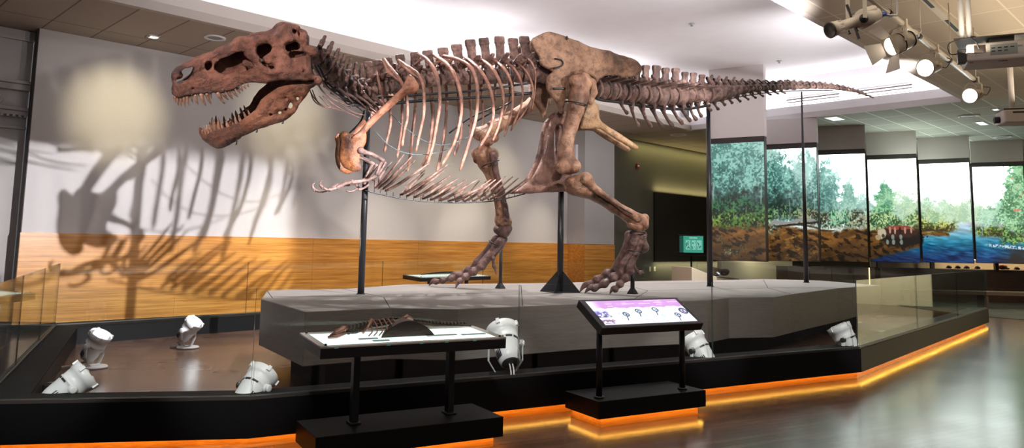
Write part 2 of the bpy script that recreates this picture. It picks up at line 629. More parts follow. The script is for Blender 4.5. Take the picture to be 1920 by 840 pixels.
def lip(name, mat, rot):
    """cove lip: chamfered edge of a soffit with an upstand that hides the cove light"""
    bb = MB()
    for (p0, p1, inn) in rot:
        p0, p1, inn = V3(p0), V3(p1), V3(inn)
        d = (p1 - p0).normalized()
        L = (p1 - p0).length
        bb.prism([(0.0, ZC), (.11, ZC), (.17, ZC + .12), (.17, ZC + .30), (.14, ZC + .30), (.10, ZC + .14), (0, ZC + .12)], inn, ZD, d, p0 - ZD * 0, 0, L)
    return struct(bb.build(name, mat))


lip('trim_3', MAT['lip'], [(rm(-9, VL - .10, 0), rm(UR, VL - .10, 0), VD)])
lip('trim_4', MAT['fascia'], [(rm(UR + .10, VL + .07, 0), rm(UR + .10, VR - .07, 0), -UD)])
lip('trim_5', MAT['lip'], [(rm(-9, VR + .10, 0), rm(UR, VR + .10, 0), -VD)])
b = MB()
b.rbox(-9, UR + .6, VL - .55, VL - .45, ZC + .1, ZU)
struct(b.build('wall_cove_back', MAT['fascia']))
b = MB()
b.rbox(UR + .12, UR + .2, VL - .1, VR + .1, ZC + .1, ZU)
struct(b.build('wall_cove_far', MAT['fascia']))
b = MB()
b.rbox(-9, UR + .6, VR + .45, VR + .55, ZC + .1, ZU)
struct(b.build('wall_cove_near', MAT['fascia']))

# slot air vents in the far fascia
for i, (v0, v1, lab) in enumerate(((6.98, 8.2, 'white slot air vent behind the tip of the tail'),
                                   (5.2, 6.55, 'white slot air vent crossed by the thin tail post'),
                                   (4.30, 4.62, 'white slot air vent partly hidden by the first hanging screen'))):
    t = thing('air_vent', lab, 'air vent', rm(UR + .12, (v0 + v1) / 2, 5.25), 0, 'slot air vents')
    bb = MB()
    bb.rbox(UR + .108, UR + .122, v0 - .03, v1 + .03, 5.13, 5.37)
    bb.build('vent_frame', MAT['fascia'], t)
    bb = MB()
    for k in range(3):
        bb.rbox(UR + .10, UR + .112, v0, v1, 5.17 + k * .07, 5.195 + k * .07)
    bb.build('slot', MAT['band'], t)

# wall surfaces outside the frame on the right that close the gallery
b = MB()
b.rbox(28, 28.2, -1, 20, 0, ZC)
struct(b.build('wall_right', MAT['darkwall']))
b = MB()
b.obox((16.1, 15.95, 1.3), (-.6, .8, 0), (.8, .6, 0), ZD, 2.6, .1, 1.3)
struct(b.build('wall_partition', MAT['cream']))

# ------------------------------------------------------------------ glass barrier round the stage
CZ = .357
GZ = 1.14
bB, bC, bD, bG = onz(470, 747, CZ), onz(1614, 652, CZ), onz(1853.5, 578, CZ), onz(97, 610, CZ)
A0 = onz(0, 755, CZ)
L0 = onz(0, 705, CZ)


def isect(p, d, q, e):
    den = d.x * e.y - d.y * e.x
    t = ((q.x - p.x) * e.y - (q.y - p.y) * e.x) / den
    return p + d * t


bF = isect(A0, A0 - bB, bG, L0 - bG)
rd = (onz(490, 585.5, CZ) - bG).normalized()
bE = bG + rd * 13.3
ring = [V3((q.x, q.y, 0)) for q in (bF, bB, bC, bD, bE, bG)]


def offset(poly, d):
    """offset of a counter-clockwise polygon, d > 0 inwards"""
    n = len(poly)
    out = []
    for i in range(n):
        a, bq, c = poly[i - 1], poly[i], poly[(i + 1) % n]
        e1, e2 = (bq - a).normalized(), (c - bq).normalized()
        n1, n2 = V3((-e1.y, e1.x, 0)), V3((-e2.y, e2.x, 0))
        k = 1 + n1.dot(n2)
        out.append(bq + (n1 + n2) * (d / max(k, .3)))
    return out


def ringwall(bb, poly, d0, d1, z0, z1):
    P0, P1 = offset(poly, d0), offset(poly, d1)
    n = len(poly)
    for i in range(n):
        j = (i + 1) % n
        q = [P0[i], P0[j], P1[j], P1[i]]
        bb.add([V3((a.x, a.y, z0)) for a in q] + [V3((a.x, a.y, z1)) for a in q],
               [(3, 2, 1, 0), (4, 5, 6, 7), (0, 1, 5, 4), (1, 2, 6, 5), (2, 3, 7, 6), (3, 0, 4, 7)])


bar = thing('glass_barrier', 'black kerb with clear glass panels enclosing the skeleton stage', 'barrier', tuple(ring[2]))
bb = MB()
ringwall(bb, ring, 0, .30, .076, CZ - .012)
o = bb.build('curb', MAT['curb'], bar)
bb = MB()
ringwall(bb, ring, .06, .31, CZ - .012, CZ)
bb.build('curb_cap', MAT['curbtop'], bar)
bb = MB()
ringwall(bb, ring, .055, .28, .0, .08)
bb.build('kick_board', MAT['kick'], bar)
bb = MB()
ringwall(bb, ring, .012, .026, CZ - .012, CZ + .012)
ringwall(bb, ring, .044, .058, CZ - .012, CZ + .012)
bb.build('glass_channel', MAT['rail'], bar)
MAT['led'] = emis('amber_led', (1.0, .50, .07), 25.0)
bb = MB()
ringwall(bb, ring, .014, .026, .0748, .0759)
bb.build('light_strip', MAT['led'], bar)


def pane(a, c, z0=CZ, z1=GZ):
    d = (c - a).normalized()
    nrm = V3((-d.y, d.x, 0))
    a, c = a + d * .005 + nrm * .029, c - d * .005 + nrm * .029
    bb = MB()
    t = nrm * .012
    q = [a, c, c + t, a + t]
    vs = [V3((p.x, p.y, z0)) for p in q] + [V3((p.x, p.y, z1)) for p in q]
    bb.add(vs, [(0, 1, 5, 4), (2, 3, 7, 6), (1, 2, 6, 5), (3, 0, 4, 7), (4, 5, 6, 7), (3, 2, 1, 0)])
    bb.m = [0, 0, 1, 1, 1, 1]
    bb.build('glass_panel', [MAT['glass'], MAT['glassedge']], bar)


def on_seg(a, c, px):
    """point of the segment a-c (at curb height) on the sight line of column px"""
    d = c - a
    r0 = onz(px, 700, CZ)
    r1 = onz(px, 600, CZ)
    return isect(a, d, r0, r1 - r0)


pane(ring[0], ring[1])
s1, s2 = on_seg(ring[1], ring[2], 975), on_seg(ring[1], ring[2], 1341)
for a, c in ((ring[1], s1), (s1, s2), (s2, ring[2])):
    pane(V3((a.x, a.y, 0)), V3((c.x, c.y, 0)))
for i in range(3):
    pane(ring[2].lerp(ring[3], i / 3), ring[2].lerp(ring[3], (i + 1) / 3))
for i in range(4):
    pane(ring[3].lerp(ring[4], i / 4), ring[3].lerp(ring[4], (i + 1) / 4))
for i in range(5):
    pane(ring[4].lerp(ring[5], i / 5), ring[4].lerp(ring[5], (i + 1) / 5))
for i in range(3):
    pane(ring[5].lerp(ring[0], i / 3), ring[5].lerp(ring[0], (i + 1) / 3))

ZI = .13      # floor inside the barrier
inn = offset(ring, .30)
b = MB()
b.prism([(q.x, q.y) for q in inn], (1, 0, 0), (0, 1, 0), (0, 0, 1), (0, 0, 0), .01, ZI)
struct(b.build('floor_stage', MAT['stagefloor']))

# ------------------------------------------------------------------ the faceted platform
PZ = .88
top_px = [(489.8, 560.8, .41), (572, 584, .41), (735, 577, .405), (859, 579, .40), (977, 574, .40), (1083, 569.5, .397), (1200, 566, .39),
          (1326, 562.5, .38), (1366, 557.6, .372), (1449, 557, .37), (1482, 551.6, .356), (1571, 540, .34), (1650, 535, .45),
          (1538, 526, .45), (1431, 523, .45), (1363, 525, .42), (1200, 527, .42), (1000, 531, .42), (760, 533, .42), (655, 541, .42), (589, 543, .42), (545, 542.5, .42), (500.8, 545, .42)]
tp = []
for (x, y, zb) in top_px:
    q = onz(x, y, PZ)
    tp.append((q.x, q.y, zb))
plat = thing('platform', 'grey faceted stage platform under the tyrannosaur skeleton', 'platform', (1.5, 9.5, ZI))
n = len(tp)
b = MB()
vs = [V3((x, y, PZ)) for x, y, z in tp] + [V3((x, y, z)) for x, y, z in tp]
b.add(vs, [tuple(range(n)), tuple(range(2 * n - 1, n - 1, -1))] + [(i, n + i, n + (i + 1) % n, (i + 1) % n) for i in range(n)])
b.build('slab', MAT['stage'], plat, bevel=.006, bseg=1)
base = offset([V3((x, y, 0)) for x, y, z in tp], .33)
b = MB()
b.prism([(q.x, q.y) for q in base], (1, 0, 0), (0, 1, 0), (0, 0, 1), (0, 0, 0), ZI, .40)
b.build('recessed_base', MAT['stagedark'], plat)
for ln in ([(511, 559), (501, 545.5)], [(731, 577), (719, 557), (640, 541.5)], [(980, 573.5), (977, 535)], [(1180, 566), (1215, 545), (1150, 529)], [(1482, 551), (1440, 540), (1431, 524)],
           [(510, 556), (719, 557), (977, 552), (1215, 545), (1440, 540), (1571, 540)]):
    b = MB()
    pts = [onz(x, y, PZ) for x, y in ln]
    for a, c in zip(pts[:-1], pts[1:]):
        d = (c - a).normalized()
        b.obox((a + c) / 2, d, V3((-d.y, d.x, 0)), ZD, (c - a).length / 2 - .01, .004, .0015)
    b.build('seam', MAT['stagedark'], plat)
# ------------------------------------------------------------------ painted pictures for the screens
_rng = np.random.RandomState(11)
_LAT = _rng.rand(256, 256).astype(np.float32)


def vnoise(x, y):
    xi, yi = np.floor(x).astype(int), np.floor(y).astype(int)
    fx, fy = x - xi, y - yi
    fx, fy = fx * fx * (3 - 2 * fx), fy * fy * (3 - 2 * fy)
    g = lambda i, j: _LAT[(xi + i) & 255, (yi + j) & 255]
    return (g(0, 0) * (1 - fx) + g(1, 0) * fx) * (1 - fy) + (g(0, 1) * (1 - fx) + g(1, 1) * fx) * fy


def fbm(x, y, o=4):
    s, a, n = 0, .5, 0
    for k in range(o):
        s = s + a * vnoise(x * 2 ** k + 17 * k, y * 2 ** k + 31 * k)
        n += a
        a *= .5
    return s / n


def sstep(a, b, x):
    t = np.clip((x - a) / (b - a), 0, 1)
    return t * t * (3 - 2 * t)


def lay(img, col, m):
    m = np.clip(m, 0, 1)[..., None]
    return img * (1 - m) + np.asarray(col) * m


def mural(S, T):
    """prehistoric river bank; S runs 0..6 over the six screens, T 0..1 bottom to top; sRGB and a sky mask"""
    x, y = S, T * 2.0
    n1, n2, n3, n4 = fbm(x * 3, y * 3), fbm(x * 13, y * 13), fbm(x * 40 + 9, y * 40, 3), fbm(x * 7 + 4, y * 7)
    img = np.ones(S.shape + (3,)) * np.array([.94, 1.0, .98])
    img = lay(img, (.60, .78, .74), sstep(1.7, .1, S) * .8)
    img = lay(img, (.80, .83, .48), sstep(3.95, 4.4, S) * sstep(5.5, 4.9, S) * sstep(.66, .44, T + (n4 - .5) * .2) * .85)
    sky = np.ones(S.shape)

    def leaves(m, dark, light, haze=0.0, hz=(.84, .95, .92), contrast=1.0):
        nonlocal img, sky
        lit = np.clip(.5 + (n3 - .5) * 3.2 * contrast + (n4 - .5) * 2.2, 0, 1)[..., None]
        c = np.asarray(dark) * (1 - lit) + np.asarray(light) * lit
        c = c * (1 - haze) + np.array(hz) * haze
        m = np.clip(m, 0, 1)
        img = img * (1 - m[..., None]) + c * m[..., None]
        sky = sky * (1 - m)

    def crown(cx, ct, rx, rt, dark, light, haze=0.0, ragged=.9):
        d = np.sqrt(((S - cx) / rx) ** 2 + ((T - ct) / rt) ** 2)
        m = sstep(1.12, .82, d + (n2 - .5) * ragged + (n3 - .5) * .7)
        leaves(m * (.62 + .38 * sstep(.36, .5, n3)), dark, light, haze)

    def trunk(cx, base, top, w, col, a=1.0):
        nonlocal img, sky
        m = sstep(w, w * .5, np.abs(S - cx - .008 * np.sin(T * 30 + cx * 9))) * sstep(base, base + .02, T) * sstep(top, top - .05, T) * a
        img = lay(img, col, m)
        sky = sky * (1 - m)
    D1, L1_ = (.10, .30, .28), (.50, .74, .68)
    for cx, ct, rx, rt, hz in ((.95, .90, .40, .22, .50), (.35, .95, .55, .25, .30), (.08, .78, .42, .32, .18), (.62, .74, .45, .22, .22), (.80, .62, .35, .18, .12), (.25, .60, .35, .18, .05), (1.02, .66, .22, .25, .25),
                               (1.60, .66, .28, .26, .50), (1.86, .74, .26, .24, .60), (1.26, .66, .32, .28, .10), (1.35, .55, .36, .20, .12), (1.66, .52, .30, .18, .35), (2.0, .55, .22, .20, .45), (2.16, .62, .30, .30, .30), (2.12, .52, .26, .20, .22)):
        crown(cx, ct, rx, rt, D1, L1_, hz)
    for cx, ct, rx, rt, hz in ((2.62, .52, .20, .20, .34), (2.62, .60, .12, .16, .40), (2.92, .50, .16, .12, .58), (3.05, .48, .2, .10, .62), (2.40, .47, .14, .10, .55)):
        crown(cx, ct, rx, rt, (.16, .40, .33), (.56, .76, .66), hz)
    for cx, ct, rx, rt, hz in ((3.34, .54, .24, .20, .10), (3.34, .66, .14, .14, .25), (3.30, .44, .25, .12, .08)):
        crown(cx, ct, rx, rt, (.14, .42, .26), (.58, .80, .58), hz)
    for cx, ct, rx, rt, hz in ((3.72, .50, .26, .18, .62), (3.9, .46, .26, .14, .55), (4.12, .50, .20, .20, .62), (4.45, .50, .22, .14, .70), (4.7, .48, .26, .12, .62), (5.0, .48, .22, .16, .66), (5.25, .46, .26, .14, .60), (4.2, .44, .3, .08, .4)):
        crown(cx, ct, rx, rt, (.34, .52, .28), (.74, .82, .50), hz)
    # dark understorey
    um = sstep(2.6, .9, S) * sstep(.33, .41, T) * sstep(.68, .48, T + (n2 - .5) * .3)
    img = lay(img, (.06, .11, .09), um * .88)
    sky = sky * (1 - um)
    for cx, w, top in ((.055, .024, .70), (.44, .013, .56), (.66, .014, .58), (.93, .016, .64), (1.45, .010, .56), (1.93, .012, .62), (2.13, .010, .58), (2.2, .008, .5)):
        trunk(cx, .40, top, w, (.56, .68, .66), .75)
    # soil
    soil = .31 + .03 * np.sin(S * 2.1 + .4) + (n4 - .5) * .06
    st = fbm(S * 4 + T * 5, T * 30 - S * 4, 4)
    sc = np.stack([.29 + .36 * (st - .3), .19 + .25 * (st - .3), .075 + .12 * (st - .3)], -1)
    sc = sc * (1 - .62 * sstep(.50, .36, fbm(S * 9 + 2, T * 36 + S * 5, 3))[..., None]) * (.72 + .5 * sstep(.0, .3, T))[..., None]
    sc = sc + (.16 * sstep(.55, .75, fbm(S * 10, T * 44 - S * 6, 3)) * sstep(.8, 1.3, S) * sstep(2.2, 1.8, S))[..., None] * np.array([1, .85, .55])
    m = sstep(soil + .02, soil - .02, T)[..., None]
    img = img * (1 - m) + sc * m
    sky = sky * (1 - m[..., 0])
    hl = sstep(.36, .39, T + (n4 - .5) * .04) * sstep(.46, .41, T + (n4 - .5) * .06) * sstep(1.2, 1.6, S) * sstep(3.1, 2.8, S) * sstep(.36, .5, n1)
    img = lay(img, (.46, .27, .17), hl * .8)
    sky = sky * (1 - hl)

    def scrub(s0, s1, t0, t1, dark, light, dens=.55, sx=20, sy=24, haze=0.0):
        k = fbm(S * sx + T * 9, T * sy - S * 4, 3)
        m = sstep(s0 - .1, s0 + .1, S) * sstep(s1 + .1, s1 - .1, S) * sstep(t0 - .02, t0 + .04, T + (n2 - .5) * .06) * sstep(t1 + .04, t1 - .03, T + (n1 - .5) * .16) * sstep(1 - dens - .16, 1 - dens + .12, k + .08)
        leaves(m, dark, light, haze, contrast=1.3)
    scrub(0, 1.05, .29, .47, (.05, .14, .06), (.56, .68, .26), .62)
    scrub(.1, 1.1, .27, .42, (.03, .09, .05), (.30, .46, .18), .5)
    scrub(0, 1.0, .40, .52, (.04, .12, .09), (.18, .42, .28), .6)
    scrub(1.0, 1.9, .37, .47, (.07, .18, .12), (.48, .62, .44), .5)
    scrub(1.6, 3.2, .30, .45, (.15, .18, .14), (.62, .66, .52), .56)
    scrub(2.2, 2.6, .33, .45, (.16, .36, .26), (.56, .82, .64), .5)
    scrub(3.0, 4.0, .31, .45, (.18, .32, .18), (.72, .82, .58), .58)
    scrub(.15, .60, .04, .16, (.10, .14, .10), (.50, .58, .48), .32)
    scrub(1.02, 1.22, .22, .31, (.20, .26, .22), (.62, .70, .66), .45)

    def streak(f_, w, s0, s1, col, a=1.0):
        nonlocal img, sky
        m = sstep(w, w * .5, np.abs(T - f_ + (n2 - .5) * .012)) * sstep(s0, s0 + .12, S) * sstep(s1, s1 - .15, S) * a
        img = lay(img, col, m)
        sky = sky * (1 - m)
    streak(.345 + .05 * (S - 1.5) + .010 * np.sin(S * 12), .020, 1.0, 2.0, (.56, .56, .55))
    streak(.318 + .05 * (S - 1.5), .012, 1.1, 2.1, (.18, .15, .13))
    streak(.30 + .02 * np.sin(S * 5), .012, 1.3, 2.4, (.20, .15, .10), .8)
    # river
    edge = np.where(S < 4, .02 + .125 * (S - 3.0), .265)
    edge = np.where(S > 4.55, .40, edge)
    rip = fbm(S * 5, T * 55 + S * 4, 3)
    fine = fbm(S * 9, T * 120 + S * 4, 2)
    k1, k2 = sstep(.14, .42, T), sstep(.0, .42, T)
    wc = np.stack([.05 + .74 * k1 + .16 * (rip - .5), .17 + .66 * k2 + .34 * (rip - .5), .36 + .52 * k2 + .40 * (rip - .5)], -1) + ((fine - .5) * .22 * (1 - k1))[..., None]
    m = sstep(edge + .012, edge - .012, T + (n2 - .5) * .03) * (S > 3.0)
    img = img * (1 - m[..., None]) + wc * m[..., None]
    sky = sky * (1 - m * sstep(.5, .2, T))
    img = lay(img, (.05, .09, .14), m * sstep(4.4, 3.1, S) * sstep(.20, .04, T) * sstep(.42, .60, rip) * .9)
    bk = sstep(.295, .315, T + (n2 - .5) * .02) * sstep(.38, .355, T) * sstep(4.72, 4.55, S + (n2 - .5) * .2) * sstep(3.85, 4.0, S)
    img = lay(img, (.22, .17, .09), bk)
    scrub(3.95, 4.70, .325, .41, (.22, .27, .10), (.78, .80, .44), .6)

    def blob(cx, ct, rx, rt, col, rough=.5, a=1.0):
        nonlocal img
        d = np.sqrt(((S - cx) / rx) ** 2 + ((T - ct) / rt) ** 2) + (n2 - .5) * rough + (n3 - .5) * .3
        img = lay(img, col, sstep(1.08, .85, d) * a)
    # carcass on the bank of the fourth screen
    blob(3.64, .235, .44, .10, (.10, .075, .06))
    blob(3.62, .285, .36, .055, (.22, .13, .10))
    blob(3.62, .330, .26, .022, (.55, .26, .20))
    for kx in (3.42, 3.52, 3.62, 3.72, 3.84):
        blob(kx, .305, .022, .035, (.70, .52, .46) if kx != 3.62 else (.14, .08, .07), .4)
    blob(3.25, .27, .10, .050, (.72, .68, .58))
    blob(3.17, .235, .06, .030, (.62, .55, .42))
    blob(3.28, .25, .035, .02, (.26, .20, .16))
    for kx, kt in ((3.36, .19), (3.47, .24), (3.48, .19), (3.63, .24), (3.64, .19)):
        blob(kx, kt, .032, .026, (.56, .62, .56), .25, .8)
    # sixth screen
    bt = .255 + .03 * np.sin(S * 5)
    b6 = sstep(5.0, 5.3, S) * sstep(bt - .02, bt, T) * sstep(bt + .075, bt + .05, T + (n1 - .5) * .06)
    img = lay(img, (.25, .17, .12), b6)
    img = lay(img, (.62, .54, .46), sstep(5.25, 5.7, S) * sstep(.33, .36, T) * sstep(.42, .38, T) * .7)
    img = lay(img, (.16, .12, .10), sstep(5.30, 5.8, S + .4 * (.14 - T)) * sstep(.18, .06, T + (rip - .5) * .16) * .9)
    img = lay(img, (.80, .85, .87), sstep(5.1, 5.35, S) * sstep(.026, .006, np.abs(T - (.185 - .04 * (S - 5.2)))) * sstep(.34, .56, n3))
    scrub(5.0, 5.5, .27, .36, (.16, .24, .08), (.60, .70, .34), .6)
    scrub(5.5, 6.1, .19, .36, (.08, .20, .08), (.52, .70, .36), .55)
    for cx, ct, rx, rt, hz in ((5.3, .46, .24, .10, .55), (5.55, .52, .2, .14, .4), (5.98, .52, .46, .24, .08), (6.0, .78, .36, .30, .12), (5.85, .66, .28, .20, .15), (6.0, .98, .24, .2, .15)):
        crown(cx, ct, rx, rt, (.14, .36, .18), (.62, .84, .62), hz)
    img = lay(img, (.82, .50, .42), sstep(.74, .80, fbm(S * 20 + 3, T * 40, 2)) * sstep(5.65, 5.8, S) * (T > .45) * (T < .95))
    return np.clip(img, 0, 1), np.clip(sky * sstep(.45, .75, T + (n1 - .5) * .15) * sstep(.6, 2.6, S), 0, 1)


def to_lin(c):
    return np.where(c <= .04045, c / 12.92, ((c + .055) / 1.055) ** 2.4)


def picture_mat(name, strength):
    m = bpy.data.materials.new(name)
    m.use_nodes = True
    nt = m.node_tree
    b = nt.nodes['Principled BSDF']
    b.inputs['Base Color'].default_value = (.02, .02, .02, 1)
    b.inputs['Roughness'].default_value = .35
    a = node(nt, 'ShaderNodeAttribute', attribute_name='picture')
    nt.links.new(a.outputs['Color'], b.inputs['Emission Color'])
    b.inputs['Emission Strength'].default_value = strength
    return m


def picture(name, p00, p10, p01, nx, ny, rgb, mat, parent, glow=None):
    """a flat lit picture: rgb(ny, nx, 3) in sRGB shown on the rectangle p00, p10 (right), p01 (up)"""
    p00, p10, p01 = V3(p00), V3(p10), V3(p01)
    s, t = np.meshgrid(np.linspace(0, 1, nx), np.linspace(0, 1, ny))
    a, b, c = np.array(p00), np.array(p10 - p00), np.array(p01 - p00)
    Vv = (a + s[..., None] * b + t[..., None] * c).reshape(-1, 3)
    i = np.arange(nx * ny).reshape(ny, nx)
    F = np.stack([i[:-1, :-1], i[:-1, 1:], i[1:, 1:], i[1:, :-1]], -1).reshape(-1, 4)
    me = np_mesh(name, Vv, F, False)
    at_ = me.color_attributes.new('picture', 'FLOAT_COLOR', 'POINT')
    rgba = np.ones((ny, nx, 4), dtype=np.float32)
    rgba[..., :3] = to_lin(rgb)
    if glow is not None:
        rgba[..., :3] *= (1 + 3.0 * glow)[..., None]
    at_.data.foreach_set('color', rgba.ravel())
    return link_mesh(name, me, mat, parent)


MAT['mural'] = picture_mat('screen_picture', 1.05)
SB, ST, BT = 1.19, 4.03, 4.16
edges = [(1333, 1435.5, 18.26, 17.6), (1438, 1534.5, 19.1, 18.5), (1537, 1626, 20.0, 19.5), (1629, 1722.5, 20.9, 20.3), (1726, 1822, 21.7, 21.0), (1826, 1924, 22.2, 21.6)]
labels = ['first hanging screen from the left, showing tall forest over green ferns',
          'second hanging screen from the left, showing forest edge and a grey fallen log',
          'third hanging screen from the left, showing orange soil under pale conical trees',
          'fourth hanging screen from the left, showing a carcass on the bank',
          'fifth hanging screen from the left, showing blue river under a white sky',
          'rightmost hanging screen, showing the river bend and a flowering tree']
for i, (xl, xr, yl, yr) in enumerate(edges):
    a, c = at(xl, 400, yl), at(xr, 400, yr)
    a.z = c.z = 0
    d = (c - a).normalized()
    nb = V3((-d.y, d.x, 0))
    L = (c - a).length
    t = thing('hanging_screen', labels[i], 'screen', tuple(a.lerp(c, .5) + nb * .12 + ZD * SB), 0, 'hanging landscape screens')
    bb = MB()
    bb.obox(a.lerp(c, .5) + nb * .13 + ZD * ((SB + BT) / 2), d, nb, ZD, L / 2, .12, (BT - SB) / 2)
    bb.build('housing', MAT['band'], t)
    bb = MB()
    zt = ZU if i == 0 else ZC
    bb.obox(a.lerp(c, .5) + nb * .13 + ZD * ((BT + zt) / 2 + .003), d, nb, ZD, L / 2 + .01, .14, (zt - BT) / 2)
    bb.build('header', MAT['header'], t)
    nx, ny = 150, 340
    S, T = np.meshgrid(np.linspace(i + .01, i + .99, nx), np.linspace(0, 1, ny))
    o_ = -nb * .002
    mimg, msky = mural(S, T)
    picture('picture', a + o_ + d * .012 + ZD * (SB + .01), c + o_ - d * .012 + ZD * (SB + .01), a + o_ + d * .012 + ZD * ST, nx, ny, mimg, MAT['mural'], t, msky)

# ------------------------------------------------------------------ light table, console and further exhibits
E1, E2 = V3((.8697, .4936, 0)), V3((-.4936, .8697, 0))
MAT['lightpanel'] = emis('light_panel', (.78, .98, .95), 1.7)
MAT['bronze'] = plain('dark_bronze', (.060, .042, .034), .38, .75, bump=.2, bscale=60)
MAT['bronzelight'] = plain('worn_bronze', (.30, .16, .12), .4, .6)
MAT['pad'] = plain('grey_tactile_pad', (.30, .33, .33), .5)
MAT['aqua'] = plain('aqua_glass_clip', (.35, .75, .75), .2)


def plinth(t, c, e1, e2, h1, h2, kick=True, attached=True):
    bb = MB()
    bb.obox(V3(c) + ZD * .148, e1, e2, ZD, h1, h2, .072)
    bb.build('plinth', MAT['curb'], t, bevel=.004)
    bb = MB()
    bb.obox(V3(c) + ZD * .038 + e2 * .02, e1, e2, ZD, h1 - .055, h2 - .03, .038)
    bb.build('kick_board', MAT['kick'], t)
    bb = MB()
    for s in (-1, 1):
        bb.obox(V3(c) + ZD * .0753 + e1 * (s * (h1 - .02)), e1, e2, ZD, .006, h2 - .03, .0006)
    bb.obox(V3(c) + ZD * .0753 - e2 * (h2 - .02), e1, e2, ZD, h1 - .02, .006, .0006)
    bb.build('light_strip', MAT['led'], t)


def light_table(name, label, c, e1, e2, L, Dp, ztop, zpl=None, zfoot=0.0, tilt=.03):
    c = V3((c[0], c[1], 0))
    t = thing(name, label, 'display table', tuple(c))
    if zpl is not None:
        plinth(t, c, e1, e2, L / 2, .26)
        zfoot = zpl
    for s in (-.52, .535):
        bb = MB()
        bb.obox(c + e1 * (s * L / 2) + ZD * ((zfoot + ztop - .07) / 2), e1, e2, ZD, .024, .034, (ztop - .07 - zfoot) / 2)
        bb.obox(c + e1 * (s * L / 2) + ZD * (zfoot + .008), e1, e2, ZD, .04, .05, .008)
        bb.build('leg', MAT['steel'], t, bevel=.004)
    up = (e2 * Dp + ZD * tilt).normalized()
    nz_ = e1.cross(up).normalized()
    cc = c + ZD * (ztop + tilt / 2)
    bb = MB()
    bb.obox(cc - nz_ * .045, e1, up, nz_, L / 2, Dp / 2, .035)
    bb.build('tray', MAT['steel'], t, bevel=.003)
    bb = MB()
    bb.obox(cc - nz_ * .007, e1, up, nz_, L / 2 - .05, Dp / 2 - .05, .003)
    o = bb.build('light_panel', MAT['lightpanel'], t)
    bb = MB()
    bb.mi = 0
    bb.obox(cc, e1, up, nz_, L / 2, Dp / 2, .004)
    bb.build('glass_top', MAT['glass'], t)
    bb = MB()
    for s in (-1, 1):
        bb.obox(cc + e1 * s * (L / 2 - .025) - nz_ * .005, e1, up, nz_, .025, Dp / 2, .005)
        bb.obox(cc + up * s * (Dp / 2 - .025) - nz_ * .005, e1, up, nz_, L / 2, .025, .005)
    bb.build('border', MAT['header'], t)
    for k in (-.85, -.33, .02, .3, .62):
        bb = MB()
        bb.obox(cc + e1 * (k * L / 2) - up * (Dp / 2 + .001) - nz_ * .006, e1, up, nz_, .014, .003, .007)
        bb.build('clip', MAT['aqua'], t)
    for sx in (-1, 1):
        for sy in (-1, 1):
            bb = MB()
            bb.lathe([(0, .009), (.008, .009), (.011, .006)], cc + e1 * sx * (L / 2 - .04) + up * sy * (Dp / 2 - .03) + nz_ * .004, nz_, 12)
            bb.build('corner_bolt', MAT['steel'], t)
    return t, cc, up, nz_


tb, cc, up, nz_ = light_table('display_table', 'black light table on a plinth with glowing top carrying a small bronze skeleton',
                              (-.765, 5.615), E1, E2, 1.40, .56, .80, zpl=.22)
for s, y_, w in ((-.45, -.10, .07), (-.36, -.19, .06), (.36, -.10, .12), (.72, -.12, .10)):
    bb = MB()
    bb.obox(cc + E1 * s * .7 + up * y_ + nz_ * .007, E1, up, nz_, w, .016, .003)
    bb.build('tactile_label', MAT['pad'], tb, bevel=.002)


def tp_(a, b_, h=0.0):
    return cc + E1 * a + up * b_ + nz_ * (.006 + h)


br = thing('bronze_skeleton', 'small bronze tyrannosaur skeleton lying on the glowing light table', 'model', tuple(tp_(0, 0)))
bb = MB()
bb.ell(tp_(-.49, .02, .035), .042, .024, .027, M=Matrix.Rotation(.5, 3, 'Z'))
bb.tube([tp_(-.56, 0, .012), tp_(-.52, .0, .03), tp_(-.46, .02, .055), tp_(-.43, .03, .06)], [.010, .018, .024, .014], 10)
bb.tube([tp_(-.58, -.02, .008), tp_(-.52, -.02, .012), tp_(-.45, .0, .03)], [.010, .014, .012], 8)
bb.build('skull', MAT['bronzelight'], br)
bb = MB()
bb.tube([tp_(-.45, .02, .035), tp_(-.36, .05, .03), tp_(-.24, .08, .06), tp_(-.06, .12, .075), tp_(.08, .14, .06), tp_(.3, .16, .03), tp_(.62, .18, .012)], [.016, .018, .022, .024, .02, .013, .004], 8)
for k in range(34):
    u = k / 33
    p = tp_(-.42 + u * 1.0, .03 + .15 * min(1, u * 1.6), .035 + .05 * math.exp(-((u - .35) / .3) ** 2) * 1.0)
    bb.obox(p, E1, up, nz_, .008, .012, .028 * (1 - u) + .006)
bb.build('spine', MAT['bronze'], br)
for k in range(8):
    a = -.27 + k * .038
    bb = MB()
    h = .085 + .012 * math.sin(k * .5)
    bb.tube([tp_(a, .11, h), tp_(a + .005, .06, h + .012), tp_(a + .012, .0, h - .02), tp_(a - .002, -.05, .035), tp_(a - .03, -.06, .01)], [.005, .006, .0055, .005, .004], 6)
    bb.build('rib', MAT['bronzelight'], br)
bb = MB()
bb.tube([tp_(-.33, -.01, .03), tp_(-.29, .0, .06), tp_(-.25, .03, .115)], [.014, .009, .013], 8)
bb.build('shoulder_blade', MAT['bronzelight'], br)
bb = MB()
arc = [(-.22 + .42 * i / 16, .115 * math.sin(PI * i / 16) ** .8) for i in range(17)]
bb.prism(arc, E1, nz_, up, tp_(0, -.08, 0), -.012, .14, [(x * .7, z * .98) for x, z in arc])
bb.build('body_half', MAT['bronze'], br, bevel=.004)
bb = MB()
bb.tube([tp_(.0, .08, .10), tp_(.05, .10, .115), tp_(.10, .11, .09)], [.012, .018, .01], 8)
bb.build('hip', MAT['bronzelight'], br)

